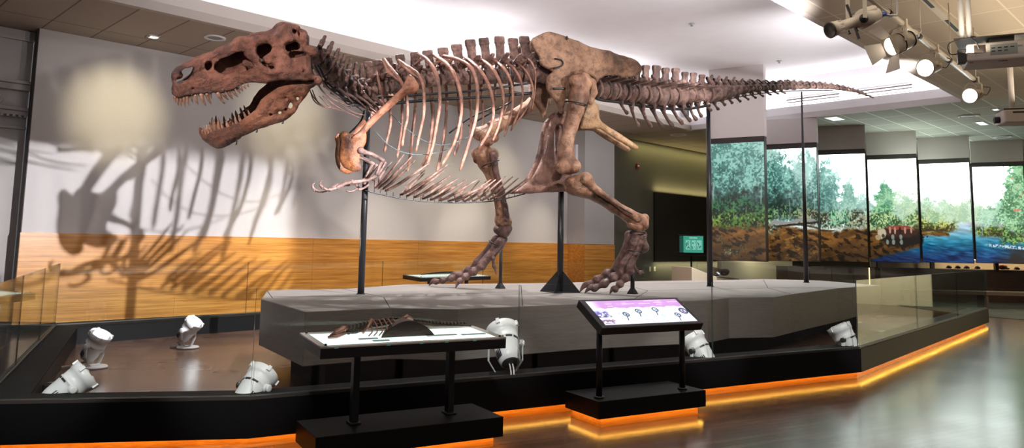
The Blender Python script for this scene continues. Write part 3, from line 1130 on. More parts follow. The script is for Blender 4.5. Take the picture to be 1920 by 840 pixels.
tb2, cc, up, nz_ = light_table('display_table', 'light table standing behind the platform below the wood wall panels', (rm(7.0, 2.02, 0).x, rm(7.0, 2.02, 0).y), UD, -VD, 1.85, .55, .83)
bb = MB()
bb.tube([cc + UD * (-.7 + 1.3 * i / 10) + nz_ * (.025 + .03 * math.sin(PI * i / 10)) for i in range(11)], [.008 + .018 * math.sin(PI * i / 10) for i in range(11)], 8, flat=2.2)
tag(bb.build('bronze_fossil_model', MAT['bronze']), 'long dark bronze bone lying on the light table behind the platform', 'model')
t3 = at(6, 548, 8.35)
tb3, cc, up, nz_ = light_table('display_table', 'light table cut by the left picture edge, outside the glass barrier', (t3.x - .34, t3.y + .02), V3((.92, -.38, 0)), V3((.38, .92, 0)), 1.3, .5, .84)

# touch-screen console
c0 = V3((1.147, 6.845, 0))
con = thing('touch_console', 'black touch screen console on two posts with pink and white display', 'console', tuple(c0))
plinth(con, c0, E1, E2, .595, .25)
fl = V3((.75, 6.33, 0))
for s in (.10, 1.03):
    bb = MB()
    bb.cyl(fl + E1 * s + E2 * .13 + ZD * .22, fl + E1 * s + E2 * .13 + ZD * .86, .026, 18)
    bb.cyl(fl + E1 * s + E2 * .13 + ZD * .22, fl + E1 * s + E2 * .13 + ZD * .235, .045, 18)
    bb.build('leg', MAT['steel'], con)
up = (E2 * .35 + ZD * .205).normalized()
nz_ = E1.cross(up).normalized()
ch = fl + E1 * .555 + E2 * .115 + ZD * .925
bb = MB()
hl, hd = .562, .205
bb.prism([(-hl, -hd), (hl, -hd), (hl, hd), (-hl, hd)], E1, up, nz_, ch, -.075, 0)
o = bb.build('housing', MAT['steel'], con, bevel=.008)
nx, ny = 260, 100
x, y = np.meshgrid(np.linspace(0, 1, nx), np.linspace(0, 1, ny))
img = np.ones((ny, nx, 3)) * np.array([.97, .97, 1.0])
wav = .68 + .018 * np.sin(x * 31) + .012 * np.sin(x * 77 + 1)
img = lay(img, (.80, .58, .84), sstep(wav - .01, wav + .01, y))
img = lay(img, (.93, .80, .95), sstep(wav, 1, y) * sstep(.45, .7, fbm(x * 9, y * 6)) * .6)
img = lay(img, (.98, .90, .97), sstep(.13, .02, x) * (y > .66))
for bx, by, w in ((.21, .86, .04), (.21, .76, .03), (.42, .84, .07), (.60, .84, .065), (.755, .87, .045), (.755, .78, .032), (.93, .88, .06), (.965, .97, .015)):
    seg = sstep(.012, .006, np.abs(y - by) / 1.0) * (np.abs(x - bx) < w) * (vnoise(x * 120, y * 3) > .22)
    img = lay(img, (1, 1, 1), seg * .95)
AR = 2.9


def ringicon(bx, by, r, col, w=.010, fill=None):
    global img
    d = np.sqrt((x - bx) ** 2 + ((y - by) / AR) ** 2)
    if fill is not None:
        img = lay(img, fill, sstep(r, r - .004, d))
    img = lay(img, col, sstep(w, w * .55, np.abs(d - r)))


def bar_(x0, y0, x1, y1, w, col):
    global img
    dx, dy = x1 - x0, (y1 - y0) / AR
    px, py = x - x0, (y - y0) / AR
    tt = np.clip((px * dx + py * dy) / (dx * dx + dy * dy), 0, 1)
    d = np.hypot(px - tt * dx, py - tt * dy)
    img = lay(img, col, sstep(w, w * .6, d))


navy = (.13, .20, .33)
bl = fbm(x * 60, y * 24, 3)
img = lay(img, (.42, .40, .72), (sstep(.15, .10, x) * sstep(.25, .35, y) * sstep(.64, .5, y) * sstep(.36, .46, bl)))
img = lay(img, (.20, .20, .30), (sstep(.15, .12, x) * sstep(.30, .33, y) * sstep(.40, .36, y) * sstep(.42, .5, bl)))
img = lay(img, (.55, .42, .58), (sstep(.15, .11, x) * sstep(.02, .06, y) * sstep(.24, .18, y) * sstep(.40, .5, bl)))
for bx, by in ((.30, .40), (.46, .52), (.655, .56), (.85, .30)):
    ringicon(bx, by, .028, navy, .007, (.80, .87, .93))
    bar_(bx - .008, by - .10, bx - .026, by - .24, .006, navy)
    img = lay(img, navy, sstep(.02, .014, np.hypot(x - bx, (y - by) / AR)) * sstep(.5, .56, vnoise(x * 140, y * 50)))
for bx, by, r in ((.50, .36, .034), (.53, .16, .03), (.68, .28, .03), (.24, .46, .022), (.77, .52, .03)):
    d = np.hypot(x - bx, (y - by) / AR)
    img = lay(img, (.66, .80, .84), sstep(r, r * .5, d) * sstep(.4, .55, vnoise(x * 70, y * 26)) * .8)
ringicon(.955, .46, .038, (.18, .30, .44), .012, (.85, .78, .90))
bar_(.945, .50, .962, .40, .007, (.70, .30, .44))
bar_(.940, .40, .965, .52, .006, (.25, .40, .55))
MAT['touch'] = picture_mat('touch_picture', 1.25)
o_ = nz_ * .0035
q0 = ch - E1 * (hl - .05) - up * (hd - .035) + o_
picture('touch_screen', q0, q0 + E1 * (2 * hl - .10), q0 + up * (2 * hd - .07), nx, ny, img, MAT['touch'], con)

# far alcove: black niche panel, monitor, desk case with a fossil
b = MB()
b.rbox(17.2, 22.8, 0, .06, 1.02, 3.22)
o = b.build('niche_panel', MAT['blackpanel'])
tag(o, 'large black panel on the far olive wall behind the monitor', 'wall panel')
cm = at(1296.5, 458, 22.3)
mon = thing('monitor', 'small far monitor with green lit page in front of the black panel', 'monitor', tuple(cm))
dm, nm = V3((.985, .17, 0)), V3((-.17, .985, 0))
bb = MB()
bb.obox(cm + nm * .035, dm, nm, ZD, .40, .03, .27)
bb.build('housing', MAT['steel'], mon, bevel=.01)
nx, ny = 90, 60
x, y = np.meshgrid(np.linspace(0, 1, nx), np.linspace(0, 1, ny))
img = np.ones((ny, nx, 3)) * np.array([.24, .62, .52])
img = lay(img, (.10, .30, .26), sstep(.18, .15, x))
img = lay(img, (.75, .92, .86), (np.abs(y - .88) < .02) * (np.abs(x - .58) < .17) * (vnoise(x * 60, y * 3) > .3))
for cx, w in ((.36, .10), (.60, .09), (.83, .10)):
    img = lay(img, (.52, .82, .74), (np.abs(x - cx) < w) * (np.abs(y - .45) < .28))
    img = lay(img, (.12, .28, .25), (np.abs(x - cx) < w * .8) * (np.abs(y - .45) < .22) * (fbm(x * 30, y * 20) > .54))
MAT['mon'] = picture_mat('monitor_picture', .9)
q0 = cm - dm * .375 - ZD * .245 + nm * .003
picture('picture', q0, q0 + dm * .75, q0 + ZD * .49, nx, ny, img, MAT['mon'], mon)
bb = MB()
bb.obox(cm + nm * .02 - ZD * .30, dm, nm, ZD, .06, .02, .04)
bb.obox(cm - ZD * .345 + nm * .02, dm, nm, ZD, .5, .12, .012)
bb.cyl(cm - ZD * .35 + nm * .02, V3((cm.x, cm.y + .02, .012)), .03, 12)
bb.build('stand', MAT['steel'], mon)

dc = at(1318, 516, 18.6)
desk = thing('desk_case', 'pale wedge shaped desk case near the foot of the tail post', 'display case', (dc.x, dc.y, 0))
d1, d2 = V3((.94, .34, 0)), V3((-.34, .94, 0))
bb = MB()
o0 = V3((dc.x, dc.y, 0))
bb.prism([(-.55, 0), (.75, 0), (.75, .72), (.2, .78), (-.55, 1.02)], d1, ZD, d2, o0, -.35, .55)
bb.build('plinth', MAT['cream'], desk, bevel=.01)
bb = MB()
bb.prism([(.15, .785), (.78, .725), (.78, .75), (.15, .81)], d1, ZD, d2, o0, -.38, .4)
bb.build('tray', MAT['stage'], desk)
bb = MB()
for k in range(9):
    bb.ell(o0 + d1 * (.42 + .14 * math.cos(k * 2.1)) + d2 * (.12 * math.sin(k * 1.7)) + ZD * (.90 + .03 * math.sin(k * 3)), .12, .10, .07 + .015 * (k % 3))
rk = bb.build('fossil_rock', MAT['vertebra'])
tag(rk, 'dark lumpy fossil rock resting on the pale desk case', 'rock')

# low wall, cabinets and lit case under the hanging screens
b = MB()
p0, p1 = at(1372, 500, 23.0), at(1462, 500, 24.5)
for q in (p0, p1):
    q.z = 0
d = (p1 - p0).normalized()
b.obox(p0.lerp(p1, .5) + ZD * .55, d, V3((-d.y, d.x, 0)), ZD, (p1 - p0).length / 2 + .6, .08, .55)
lw = tag(b.build('low_partition', MAT['cream'], bevel=.01), 'cream low partition lit below the first hanging screen', 'partition')


def case(name, label, cat, xl, xr, yl, yr, z0, z1, deep, mat, parts=()):
    a, c = at(xl, 500, yl), at(xr, 500, yr)
    a.z = c.z = 0
    d = (c - a).normalized()
    nb = V3((-d.y, d.x, 0))
    t = thing(name, label, cat, tuple(a.lerp(c, .5)))
    bb = MB()
    bb.obox(a.lerp(c, .5) + nb * deep / 2 + ZD * (z0 + z1) / 2, d, nb, ZD, (c - a).length / 2, deep / 2, (z1 - z0) / 2)
    bb.build('cabinet', mat, t, bevel=.006)
    return t, a, c, d, nb


cs, a, c, d, nb = case('cabinet_row', 'dark walnut cabinet below the second and third hanging screens', 'cabinet', 1476, 1640, 21.5, 22.0, 0, 1.0, .6, MAT['brown'])
for k in range(1, 4):
    bb = MB()
    bb.obox(a.lerp(c, k / 4) - nb * .004 + ZD * .5, d, nb, ZD, .006, .004, .46)
    bb.build('joint', MAT['blackpanel'], cs)
bb = MB()
bb.obox(a.lerp(c, .93) - nb * .02 + ZD * .62, d, nb, ZD, .012, .012, .38)
bb.build('edge_light', emis('cream_edge', (1, .85, .45), 1.2), cs)
cs2, a, c, d, nb = case('display_case', 'long dark case with a lit fossil shelf below the rightmost screens', 'display case', 1650, 1990, 23.0, 22.6, 0, .98, .9, MAT['brown'])
bb = MB()
bb.obox(a.lerp(c, .5) + nb * .75 + ZD * 1.13, d, nb, ZD, (c - a).length / 2, .02, .15)
bb.build('back_panel', MAT['cream'], cs2)
bb = MB()
bb.obox(a.lerp(c, .5) + nb * .45 + ZD * 1.30, d, nb, ZD, (c - a).length / 2, .42, .02)
bb.build('canopy', MAT['band'], cs2)
bb = MB()
bb.obox(a.lerp(c, .68) + nb * .42 + ZD * 1.272, d, nb, ZD, (c - a).length * .30, .03, .006)
bb.build('tube_light', emis('warm_case_light', (1.0, .72, .42), 14), cs2)
for k, f_ in enumerate((0.0, .30, .655, .99)):
    bb = MB()
    bb.obox(a.lerp(c, f_) + nb * .1 + ZD * 1.13, d, nb, ZD, .05, .05, .16)
    bb.build('post', MAT['band'], cs2)
for k, f_ in enumerate((.42, .47, .52, .58, .72, .80)):
    bb = MB()
    q = a.lerp(c, f_) + nb * .4 + ZD * .99
    w = .16 if k == 4 else .06
    bb.ell(q + ZD * (.05 if k != 4 else .078), w, .06, .05 if k != 4 else .08)
    bb.ell(q + d * w * .9 + ZD * .035, w * .5, .05, .035)
    bb.tube([q - d * w + ZD * .02, q - d * w * 1.5 + ZD * .03], [.02, .008], 6)
    tag(bb.build('small_fossil', MAT['scapula'] if k == 4 else MAT['bronze']),
        ['tiny dark fossil, first from the left on the lit shelf', 'tiny dark fossil, second from the left on the lit shelf', 'tiny dark fossil, third from the left on the lit shelf', 'tiny dark fossil left of the shelf post on the lit shelf', 'larger pale orange fossil on the lit shelf', 'tiny dark fossil right of the pale orange one on the lit shelf'][k], 'fossil', 'fossils on the lit shelf')
bench, a, c, d, nb = case('long_bench', 'low dark bench in front of the lit fossil case on the carpet', 'bench', 1700, 2000, 20.4, 20.0, .36, .46, .5, MAT['brown'])
for f_ in (.03, .5, .97):
    bb = MB()
    bb.obox(a.lerp(c, f_) + nb * .25 + ZD * .186, d, nb, ZD, .05, .2, .174)
    bb.build('leg', MAT['brown'], bench)

# small things on walls and ceilings
b = MB()
b.rbox(12.92, 13.0, .08, .38, 3.62, 4.28)
tag(b.build('wall_speaker', MAT['white'], bevel=.02), 'flat white box on the side of the wall pier', 'speaker')
b = MB()
b.rbox(14.33, 14.43, .22, .55, 3.85, 4.35)
tag(b.build('wall_speaker', MAT['white'], bevel=.02), 'white box at the far corner of the wall pier', 'speaker')
t = thing('fire_alarm', 'small red fire alarm high on the far olive wall', 'alarm', rm(16.3, .04, 3.98))
bb = MB()
bb.rbox(16.24, 16.36, 0, .05, 3.9, 4.06)
bb.build('housing', plain('alarm_red', (.25, .02, .015), .4), t, bevel=.01)
bb = MB()
bb.lathe([(0, .03), (.03, .026), (.04, .0)], rm(16.3, .05, 3.98), VD, 12)
bb.build('strobe', MAT['white'], t)
for i, u in enumerate((17.0, 17.25)):
    b = MB()
    b.rbox(u - .05, u + .05, 0, .012, .72, .86)
    b.rbox(u - .012, u + .012, .012, .018, .77, .81)
    tag(b.build('wall_switch', MAT['cream'], bevel=.003), ['left cream wall switch plate below the black panel', 'right cream wall switch plate below the black panel'][i], 'switch', 'wall switches')
MAT['lamp'] = emis('lamp_glow', (1.0, .93, .80), 9.0)


def downlight(px, py, label, square=True, z=ZC):
    q = onz(px, py, z)
    t = thing('downlight', label, 'ceiling light', tuple(q))
    bb = MB()
    if square:
        for s in (-1, 1):
            bb.obox(q + UD * s * .085 - ZD * .006, UD, VD, ZD, .02, .105, .008)
            bb.obox(q + VD * s * .085 - ZD * .006, UD, VD, ZD, .105, .02, .008)
    else:
        bb.lathe([(0, .10), (-.012, .10), (-.012, .07), (0, .07)], q, ZD, 24)
    bb.build('trim_ring', MAT['white'], t)
    bb = MB()
    bb.lathe([(-.001, .055), (-.006, .05)], q, ZD, 20)
    bb.build('lens', MAT['lamp'], t)


downlight(288, 69, 'lit square downlight in the tan ceiling above the skull')
for (px, py, r, lab) in ((403, 70, .17, 'round white ceiling speaker above the skull'), (1816, 217, .24, 'round ceiling speaker left of the far projector'), (1880, 256, .24, 'round ceiling speaker above the last hanging screen'),
                         (1272, 252, .25, 'round ceiling speaker above the far dark alcove')):
    q = onz(px, py, ZC)
    t = thing('ceiling_speaker', lab, 'speaker', tuple(q))
    bb = MB()
    bb.lathe([(0, r), (-.02, r), (-.025, r * .9), (-.018, r * .72), (0, r * .70)], q, ZD, 28)
    bb.build('rim', MAT['white'], t)
    bb = MB()
    bb.lathe([(-.004, r * .70), (-.014, r * .66), (-.02, r * .3), (-.021, .001)], q, ZD, 24)
    bb.build('grille', MAT['pad'], t)
for (px, py, su, sv, lab) in ((1841, 231, .55, .16, 'long lit panel in the green-lit tiled ceiling by the far projector'), (1867, 205, .2, .1, 'tiny lit panel in the green-lit tiled ceiling'), (1565, 222, .55, .28, 'pale square panel in the ceiling above the second hanging screen')):
    q = onz(px, py, ZC)
    t = thing('ceiling_panel_light', lab, 'ceiling light', tuple(q))
    bb = MB()
    bb.obox(q - ZD * .004, UD, VD, ZD, su / 2 + .02, sv / 2 + .02, .006)
    bb.build('frame', MAT['white'], t)
    bb = MB()
    bb.obox(q - ZD * .011, UD, VD, ZD, su / 2, sv / 2, .003)
    bb.build('diffuser', emis('panel_glow', (.85, .95, .9), 1.3), t)
for (px, py, lab) in ((1297, 44, 'small sprinkler in the white ceiling above the tail base'), (1461, 114, 'small sprinkler in the white ceiling above the first hanging screen')):
    q = onz(px, py, ZU)
    bb = MB()
    bb.lathe([(0, .06), (-.012, .06), (-.014, .02), (-.05, .018), (-.05, .03), (-.056, .03), (-.057, .001)], q, ZD, 16)
    tag(bb.build('sprinkler', MAT['pad']), lab, 'sprinkler', 'ceiling sprinklers')
# ------------------------------------------------------------------ lamps: floor spots, hanging spots, projectors
MAT['lampwhite'] = plain('white_lamp_paint', (.74, .74, .76), .38, bump=.05, bscale=60)
MAT['lampcream'] = plain('cream_lamp_paint', (.60, .53, .44), .4, bump=.05, bscale=60)
MAT['black'] = plain('black_plastic', (.015, .015, .017), .45)
MAT['cable'] = plain('grey_cable', (.55, .53, .52), .5)
MAT['bluecon'] = plain('blue_connector', (.02, .06, .28), .4)
MAT['projwhite'] = plain('projector_white', (.66, .62, .60), .45)


def floor_spot(loc, axis, label, k=1.0, lit=None, cable_to=None, disc=True, lift=0.0):
    """a stage spot standing on the floor in a U-shaped yoke"""
    loc, axis = V3(loc), V3(axis).normalized()
    t = thing('floor_spotlight', label, 'spotlight', tuple(loc), 0, 'white stage spotlights inside the barrier')
    fwd = V3((axis.x, axis.y, 0)).normalized()
    side = V3((-fwd.y, fwd.x, 0))
    upv = side.cross(axis) * -1
    if upv.z < 0:
        upv = -upv
    base0 = loc
    loc = loc + ZD * lift
    piv = loc + ZD * (.235 * k)
    R = .098 * k
    bb = MB()
    bb.lathe([(0, .135 * k), (.016 * k, .135 * k), (.024 * k, .125 * k), (.024 * k, .0)], loc, ZD, 36)
    if disc:
        bb.build('base', MAT['lampwhite'], t)
    if lift:
        bb = MB()
        bb.cyl(base0, loc + ZD * .02, .022, 14)
        bb.cyl(base0, base0 + ZD * .012, .09, 20)
        bb.build('spigot', MAT['lampwhite'], t)
    bb = MB()
    w = R + .026 * k
    pts = [loc + side * (s * q) * k + ZD * (z * k) for s, q, z in ((1, w / k, .26), (1, w / k, .12), (1, .07, .035), (1, .03, .028), (-1, .03, .028), (-1, .07, .035), (-1, w / k, .12), (-1, w / k, .26))]
    bb.tube(pts, .017 * k, 8, flat=.35, fdir=fwd, smooth=False)
    bb.build('yoke', MAT['lampwhite'], t)
    # body
    bb = MB()
    prof = [(-.17, .052), (-.165, .070), (-.12, .083), (-.02, .094), (.0, .098), (.002, .102), (.016, .102), (.018, .098), (.075, .105), (.078, .110), (.10, .112), (.135, .116), (.137, .108), (.10, .10)]
    bb.lathe([(a * k, r * k) for a, r in prof], piv, axis, 32, ref=upv)
    h = bb.build('housing', MAT['lampwhite'], t)
    bb = MB()          # front clips
    for a in (0.5, 2.1, 3.9, 5.4):
        rdv = upv * math.cos(a) + side * math.sin(a)
        bb.obox(piv + axis * (.12 * k) + rdv * (.118 * k), axis, rdv, axis.cross(rdv), .02 * k, .008 * k, .012 * k)
    bb.build('clip', MAT['lampwhite'], h)
    bb = MB()          # cooling slots
    for a in (-.62, .0, .62):
        for j in range(5):
            rdv = upv * math.cos(a + (j - 2) * .09) + side * math.sin(a + (j - 2) * .09)
            bb.obox(piv + axis * (-.005 * k + .0 * j) + rdv * (.0975 * k), axis, rdv, axis.cross(rdv), .007 * k, .003 * k, .0055 * k)
    for a in (1.25, -1.25):
        for j in range(4):
            rdv = upv * math.cos(a + (j - 1.5) * .17) + side * math.sin(a + (j - 1.5) * .17)
            bb.obox(piv + axis * (-.105 * k) + rdv * (.085 * k), axis, rdv, axis.cross(rdv), .032 * k, .004 * k, .004 * k)
    bb.build('vent_slots', MAT['black'], h)
    bb = MB()
    bb.lathe([(-.172, .050), (-.168, .064), (-.160, .066)], piv - axis * 0, axis, 28)
    bb = MB()
    bb.lathe([(-.176 * k, .001), (-.176 * k, .045 * k), (-.168 * k, .062 * k), (-.155 * k, .060 * k)], piv, axis, 28)
    bb.build('rear_cap', MAT['black'], h)
    bb = MB()
    bb.lathe([(.118 * k, .104 * k), (.122 * k, .08 * k), (.124 * k, .001)], piv, axis, 28)
    bb.build('lens_plate', MAT['pad'], h)
    bb = MB()
    for a in range(6):
        rdv = upv * math.cos(a * PI / 3) + side * math.sin(a * PI / 3)
        bb.ell(piv + axis * (.124 * k) + rdv * (.060 * k), .025 * k, .025 * k, .025 * k, 10, 6)
    bb.ell(piv + axis * (.124 * k), .025 * k, .025 * k, .025 * k, 10, 6)
    bb.build('lens', lit or MAT['cable'], h)
    for s in (-1, 1):
        bb = MB()
        bb.lathe([(0, .012), (.03, .012), (.032, .028), (.048, .028), (.052, .02)], piv + side * s * R * .98, side * s, 16)
        bb.lathe([(0, .034), (.006, .034)], piv + side * s * (R + .012), side * s, 18)
        bb.build('knob', MAT['black'] if s > 0 else MAT['lampwhite'], t)
    if cable_to is not None:
        c = V3(cable_to)
        rear = piv - axis * (.17 * k)
        for j in range(2):
            off = side * (.014 * (j * 2 - 1))
            pts = catmull([rear + off, rear - axis * .05 + off, V3((rear.x, rear.y, loc.z + .05)) - fwd * .06 + off, (loc + c) / 2 + ZD * .02 + off * 2, c + off], 18)
            bb = MB()
            bb.tube(pts, .007, 8)
            bb.build('cable', MAT['cable'], t)
    return t


MAT['litlens'] = emis('lit_lens', (.93, .96, 1.0), 14.0)
L1 = onz(175, 690, ZI)
L2 = onz(352, 653, ZI)
floor_spot((L1.x, L1.y, ZI + .002), (.50, -.10, .86), 'white floor spotlight on a round base beside the left kerb, lens lit', 1.0, MAT['litlens'], (L1.x - .42, L1.y - .10, ZI + .01))
floor_spot((L2.x, L2.y, ZI + .002), (.62, -.18, .76), 'white floor spotlight on a round base near the rear kerb, lens glowing brightly', .98, MAT['litlens'], (L2.x - .22, L2.y + .02, ZI + .01))
P = at(130, 728, 5.72)
floor_spot((P.x, P.y, ZI + .002), (.62, .52, .58), 'white spotlight lowest at the front left corner of the stage', 1.06, disc=False)
P = at(476, 722, 5.86)
floor_spot((P.x, P.y, ZI + .002), (.30, .72, .62), 'white spotlight by the front kerb at the glass corner left of the platform', 1.05, disc=False)
P = at(948, 655, 6.88)
floor_spot((P.x, P.y, ZI + .002), (-.22, .70, .68), 'white spotlight seen from behind, right of the light table', 1.28, cable_to=(P.x + .12, P.y - .06, ZI + .01), disc=False, lift=.17)
P = at(1311, 660, 8.12)
floor_spot((P.x, P.y, ZI + .002), (-.45, .45, .77), 'white spotlight right of the touch console, tipped to the left', 1.2, disc=False)
P = at(1585, 640, 9.25)
floor_spot((P.x, P.y, ZI + .002), (-.38, .25, .89), 'white spotlight at the right end of the front kerb', 1.25, disc=False)
# little black socket box by the left kerb
P = at(98, 703, 6.35)
t = thing('floor_socket', 'small black socket box beside the left kerb', 'socket', (P.x, P.y, ZI))
bb = MB()
bb.obox((P.x, P.y, ZI + .075), (1, 0, 0), (0, 1, 0), ZD, .05, .05, .075)
bb.build('box', MAT['black'], t, bevel=.008)
bb = MB()
bb.obox((P.x, P.y, ZI + .155), (1, 0, 0), (0, 1, 0), ZD, .035, .035, .006)
bb.build('lid', MAT['rail'], t, bevel=.003)

# ---------------- lighting pipe under the near ceiling
PZZ = 4.0
pa, pb = onz(1640, 4, PZZ), onz(1830, 152, PZZ)
pd = (pb - pa).normalized()
pa2 = pa - pd * 3.4
pipe = thing('lighting_pipe', 'cream lighting pipe hung under the ceiling at upper right', 'pipe', tuple(pa.lerp(pb, .5)))
bb = MB()
bb.cyl(pa2, pb, .032, 18)
bb.build('tube', MAT['lampcream'], pipe)
for f_ in (.32, .48, .62, .80, .985):
    q = pa2.lerp(pb, f_)
    bb = MB()
    bb.cyl(q - pd * .05, q + pd * .05, .038, 14)
    bb.build('collar', MAT['black'], pipe)
    bb = MB()
    bb.cyl(q + pd * .12, q + pd * .12 + ZD * (ZC - PZZ), .006, 8)
    bb.build('hanger_rod', MAT['lampcream'], pipe)


def on_pipe(px):
    # pipe point on the sight-line column px
    best = min((abs(pr(pa2.lerp(pb, i / 400))[0] - px), i) for i in range(401))[1]
    return pa2.lerp(pb, best / 400)


def pr(p):
    q = CAMROT.inverted() @ (V3(p) - EYE)
    return (CXP + FPX * q.x / -q.z, CYP - FPX * q.y / -q.z)


def hang(t, pipe_pt, piv, side, w, mat, drop):
    bb = MB()
    bb.obox(pipe_pt, pd, pd.cross(ZD), ZD, .03, .045, .05)
    bb.cyl(pipe_pt - ZD * .05, pipe_pt - ZD * .11, .012, 10)
    bb.build('clamp', MAT['black'] if drop else mat, t)
    top = V3((piv.x, piv.y, min(max(pipe_pt.z - .10, piv.z + .18), piv.z + .32)))
    bb = MB()
    bb.tube([piv + side * w, piv + side * w + ZD * (top.z - piv.z - .04), top + side * w * .6, top - side * w * .6, piv - side * w + ZD * (top.z - piv.z - .04), piv - side * w], .02, 8, flat=.3, fdir=side.cross(ZD), smooth=False)
    bb.tube([pipe_pt - ZD * .10, top], .010, 8)
    bb.build('yoke', mat, t)


# profile spot
piv = at(1606, 40, 5.5)
axis = (at(1540, 62, 5.42) - piv).normalized()
side = V3((-axis.y, axis.x, 0)).normalized()
upv = axis.cross(side)
if upv.z < 0:
    upv = -upv
t = thing('profile_spotlight', 'long cream profile spotlight hanging at the upper right, pointing left', 'spotlight', tuple(piv))
bb = MB()
bb.lathe([(a * .74, r * .74) for a, r in [(-.27, .06), (-.265, .075), (-.06, .098), (-.05, .07), (.02, .07), (.025, .055), (.20, .055), (.205, .062), (.28, .075), (.335, .082), (.335, .070), (.32, .066)]], piv, axis, 28, ref=upv, end=False)
h = bb.build('housing', MAT['lampcream'], t)
bb = MB()
bb.obox(piv - axis * .118 + upv * .041, axis, upv, side, .074, .037, .052)
bb.build('lamp_cap', MAT['lampcream'], h, bevel=.03)
bb = MB()
for j in range(10):
    a = j * 2 * PI / 10
    rdv = upv * math.cos(a) + side * math.sin(a)
    bb.obox(piv + axis * .181 + rdv * .050, axis, rdv, axis.cross(rdv), .022, .0045, .003)
bb.build('fins', MAT['lampcream'], h)
bb = MB()
bb.lathe([(.248, .061), (.259, .062), (.259, .052), (.249, .044)], piv, axis, 28)
bb.build('front_ring', MAT['rail'], h)
bb = MB()
bb.lathe([(.244, .001), (.241, .050)], piv, axis, 24)
bb.build('lens', emis('profile_lens', (.9, .95, 1), 6.0), h)
bb = MB()
bb.obox(piv + axis * .033, axis, upv, side, .003, .11, .009)
bb.obox(piv + axis * .033 + upv * .118, axis, upv, side, .005, .026, .010)
bb.obox(piv + axis * .033 - upv * .111, axis, upv, side, .005, .022, .010)
bb.build('shutter_blade', MAT['black'], h)
for s in (-1, 1):
    bb = MB()
    bb.lathe([(0, .022), (.015, .022), (.016, .034), (.03, .034)], piv + side * s * .055, side * s, 18)
    bb.build('knob', MAT['black'], t)
for dd in (.022, .096):
    bb = MB()
    bb.lathe([(0, .005), (.022, .005), (.024, .010), (.033, .010)], piv + axis * dd - upv * .044, -upv, 12)
    bb.build('set_screw', MAT['black'], h)
pp = V3((piv.x, piv.y, PZZ))
PROF = (piv.copy(), axis.copy())
hang(t, pp, piv, side, .092, MAT['lampcream'], False)
rear = piv - axis * .205 - upv * .015
bb = MB()
bb.tube([rear, rear - axis * .07], .018, 10)
bb.build('connector', MAT['bluecon'], t)
bb = MB()
bb.tube(catmull([rear - axis * .06, rear - axis * .14 - ZD * .03, rear - axis * .19 - ZD * .02, rear - axis * .15 + ZD * .2, pp + pd * .25], 16), .007, 8)
bb.build('cable', MAT['cable'], t)

# barn-door spot
pp = on_pipe(1692)
piv = at(1684, 82, pp.y - .02)
axis = (at(1640, 100, pp.y - .06) - piv).normalized()
side = V3((-axis.y, axis.x, 0)).normalized()
upv = axis.cross(side)
if upv.z < 0:
    upv = -upv
MAT['warmlens'] = emis('warm_lens', (1.0, .93, .82), 14.0)
t = thing('barn_door_spotlight', 'cream spotlight with open barn doors on the pipe, between two others', 'spotlight', tuple(piv))
bb = MB()
bb.lathe([(-.19, .05), (-.18, .085), (-.02, .105), (.0, .112), (.10, .112), (.10, .10), (.06, .098)], piv, axis, 28, end=False)
h = bb.build('housing', MAT['lampcream'], t)
bb = MB()
for a in (-.01, -.15):
    bb.lathe([(a, .113 if a > -.1 else .096), (a - .012, .113 if a > -.1 else .096)], piv, axis, 28)
bb.build('bands', MAT['black'], h)
bb = MB()
bb.lathe([(.06, .099), (.085, .08), (.09, .001)], piv, axis, 24)
bb.build('lens', MAT['warmlens'], h)
for (a, tilt) in ((0, .55), (PI / 2, .9), (PI, .55), (-PI / 2, .9)):
    rdv = upv * math.cos(a) + side * math.sin(a)
    tv = axis.cross(rdv)
    fl_ = (axis * math.sin(tilt) + rdv * math.cos(tilt)).normalized()
    fn = tv.cross(fl_).normalized()
    bb = MB()
    o0 = piv + axis * .105 + rdv * .11
    bb.prism([(-.075, 0), (.075, 0), (.12, .17), (-.12, .17)], tv, fl_, fn, o0, -.002, .002)
    bb.build('barn_door', MAT['lampcream'], h)
hang(t, pp, piv, side, .135, MAT['lampcream'], False)
rear = piv - axis * .19
bb = MB()
bb.tube([rear, rear - axis * .06], .016, 10)
bb.build('connector', MAT['bluecon'], t)
bb = MB()
bb.tube(catmull([rear - axis * .06, rear - axis * .12 + ZD * .05, pp + pd * .3 + ZD * .02], 12), .006, 8)
bb.build('cable', MAT['cable'], t)

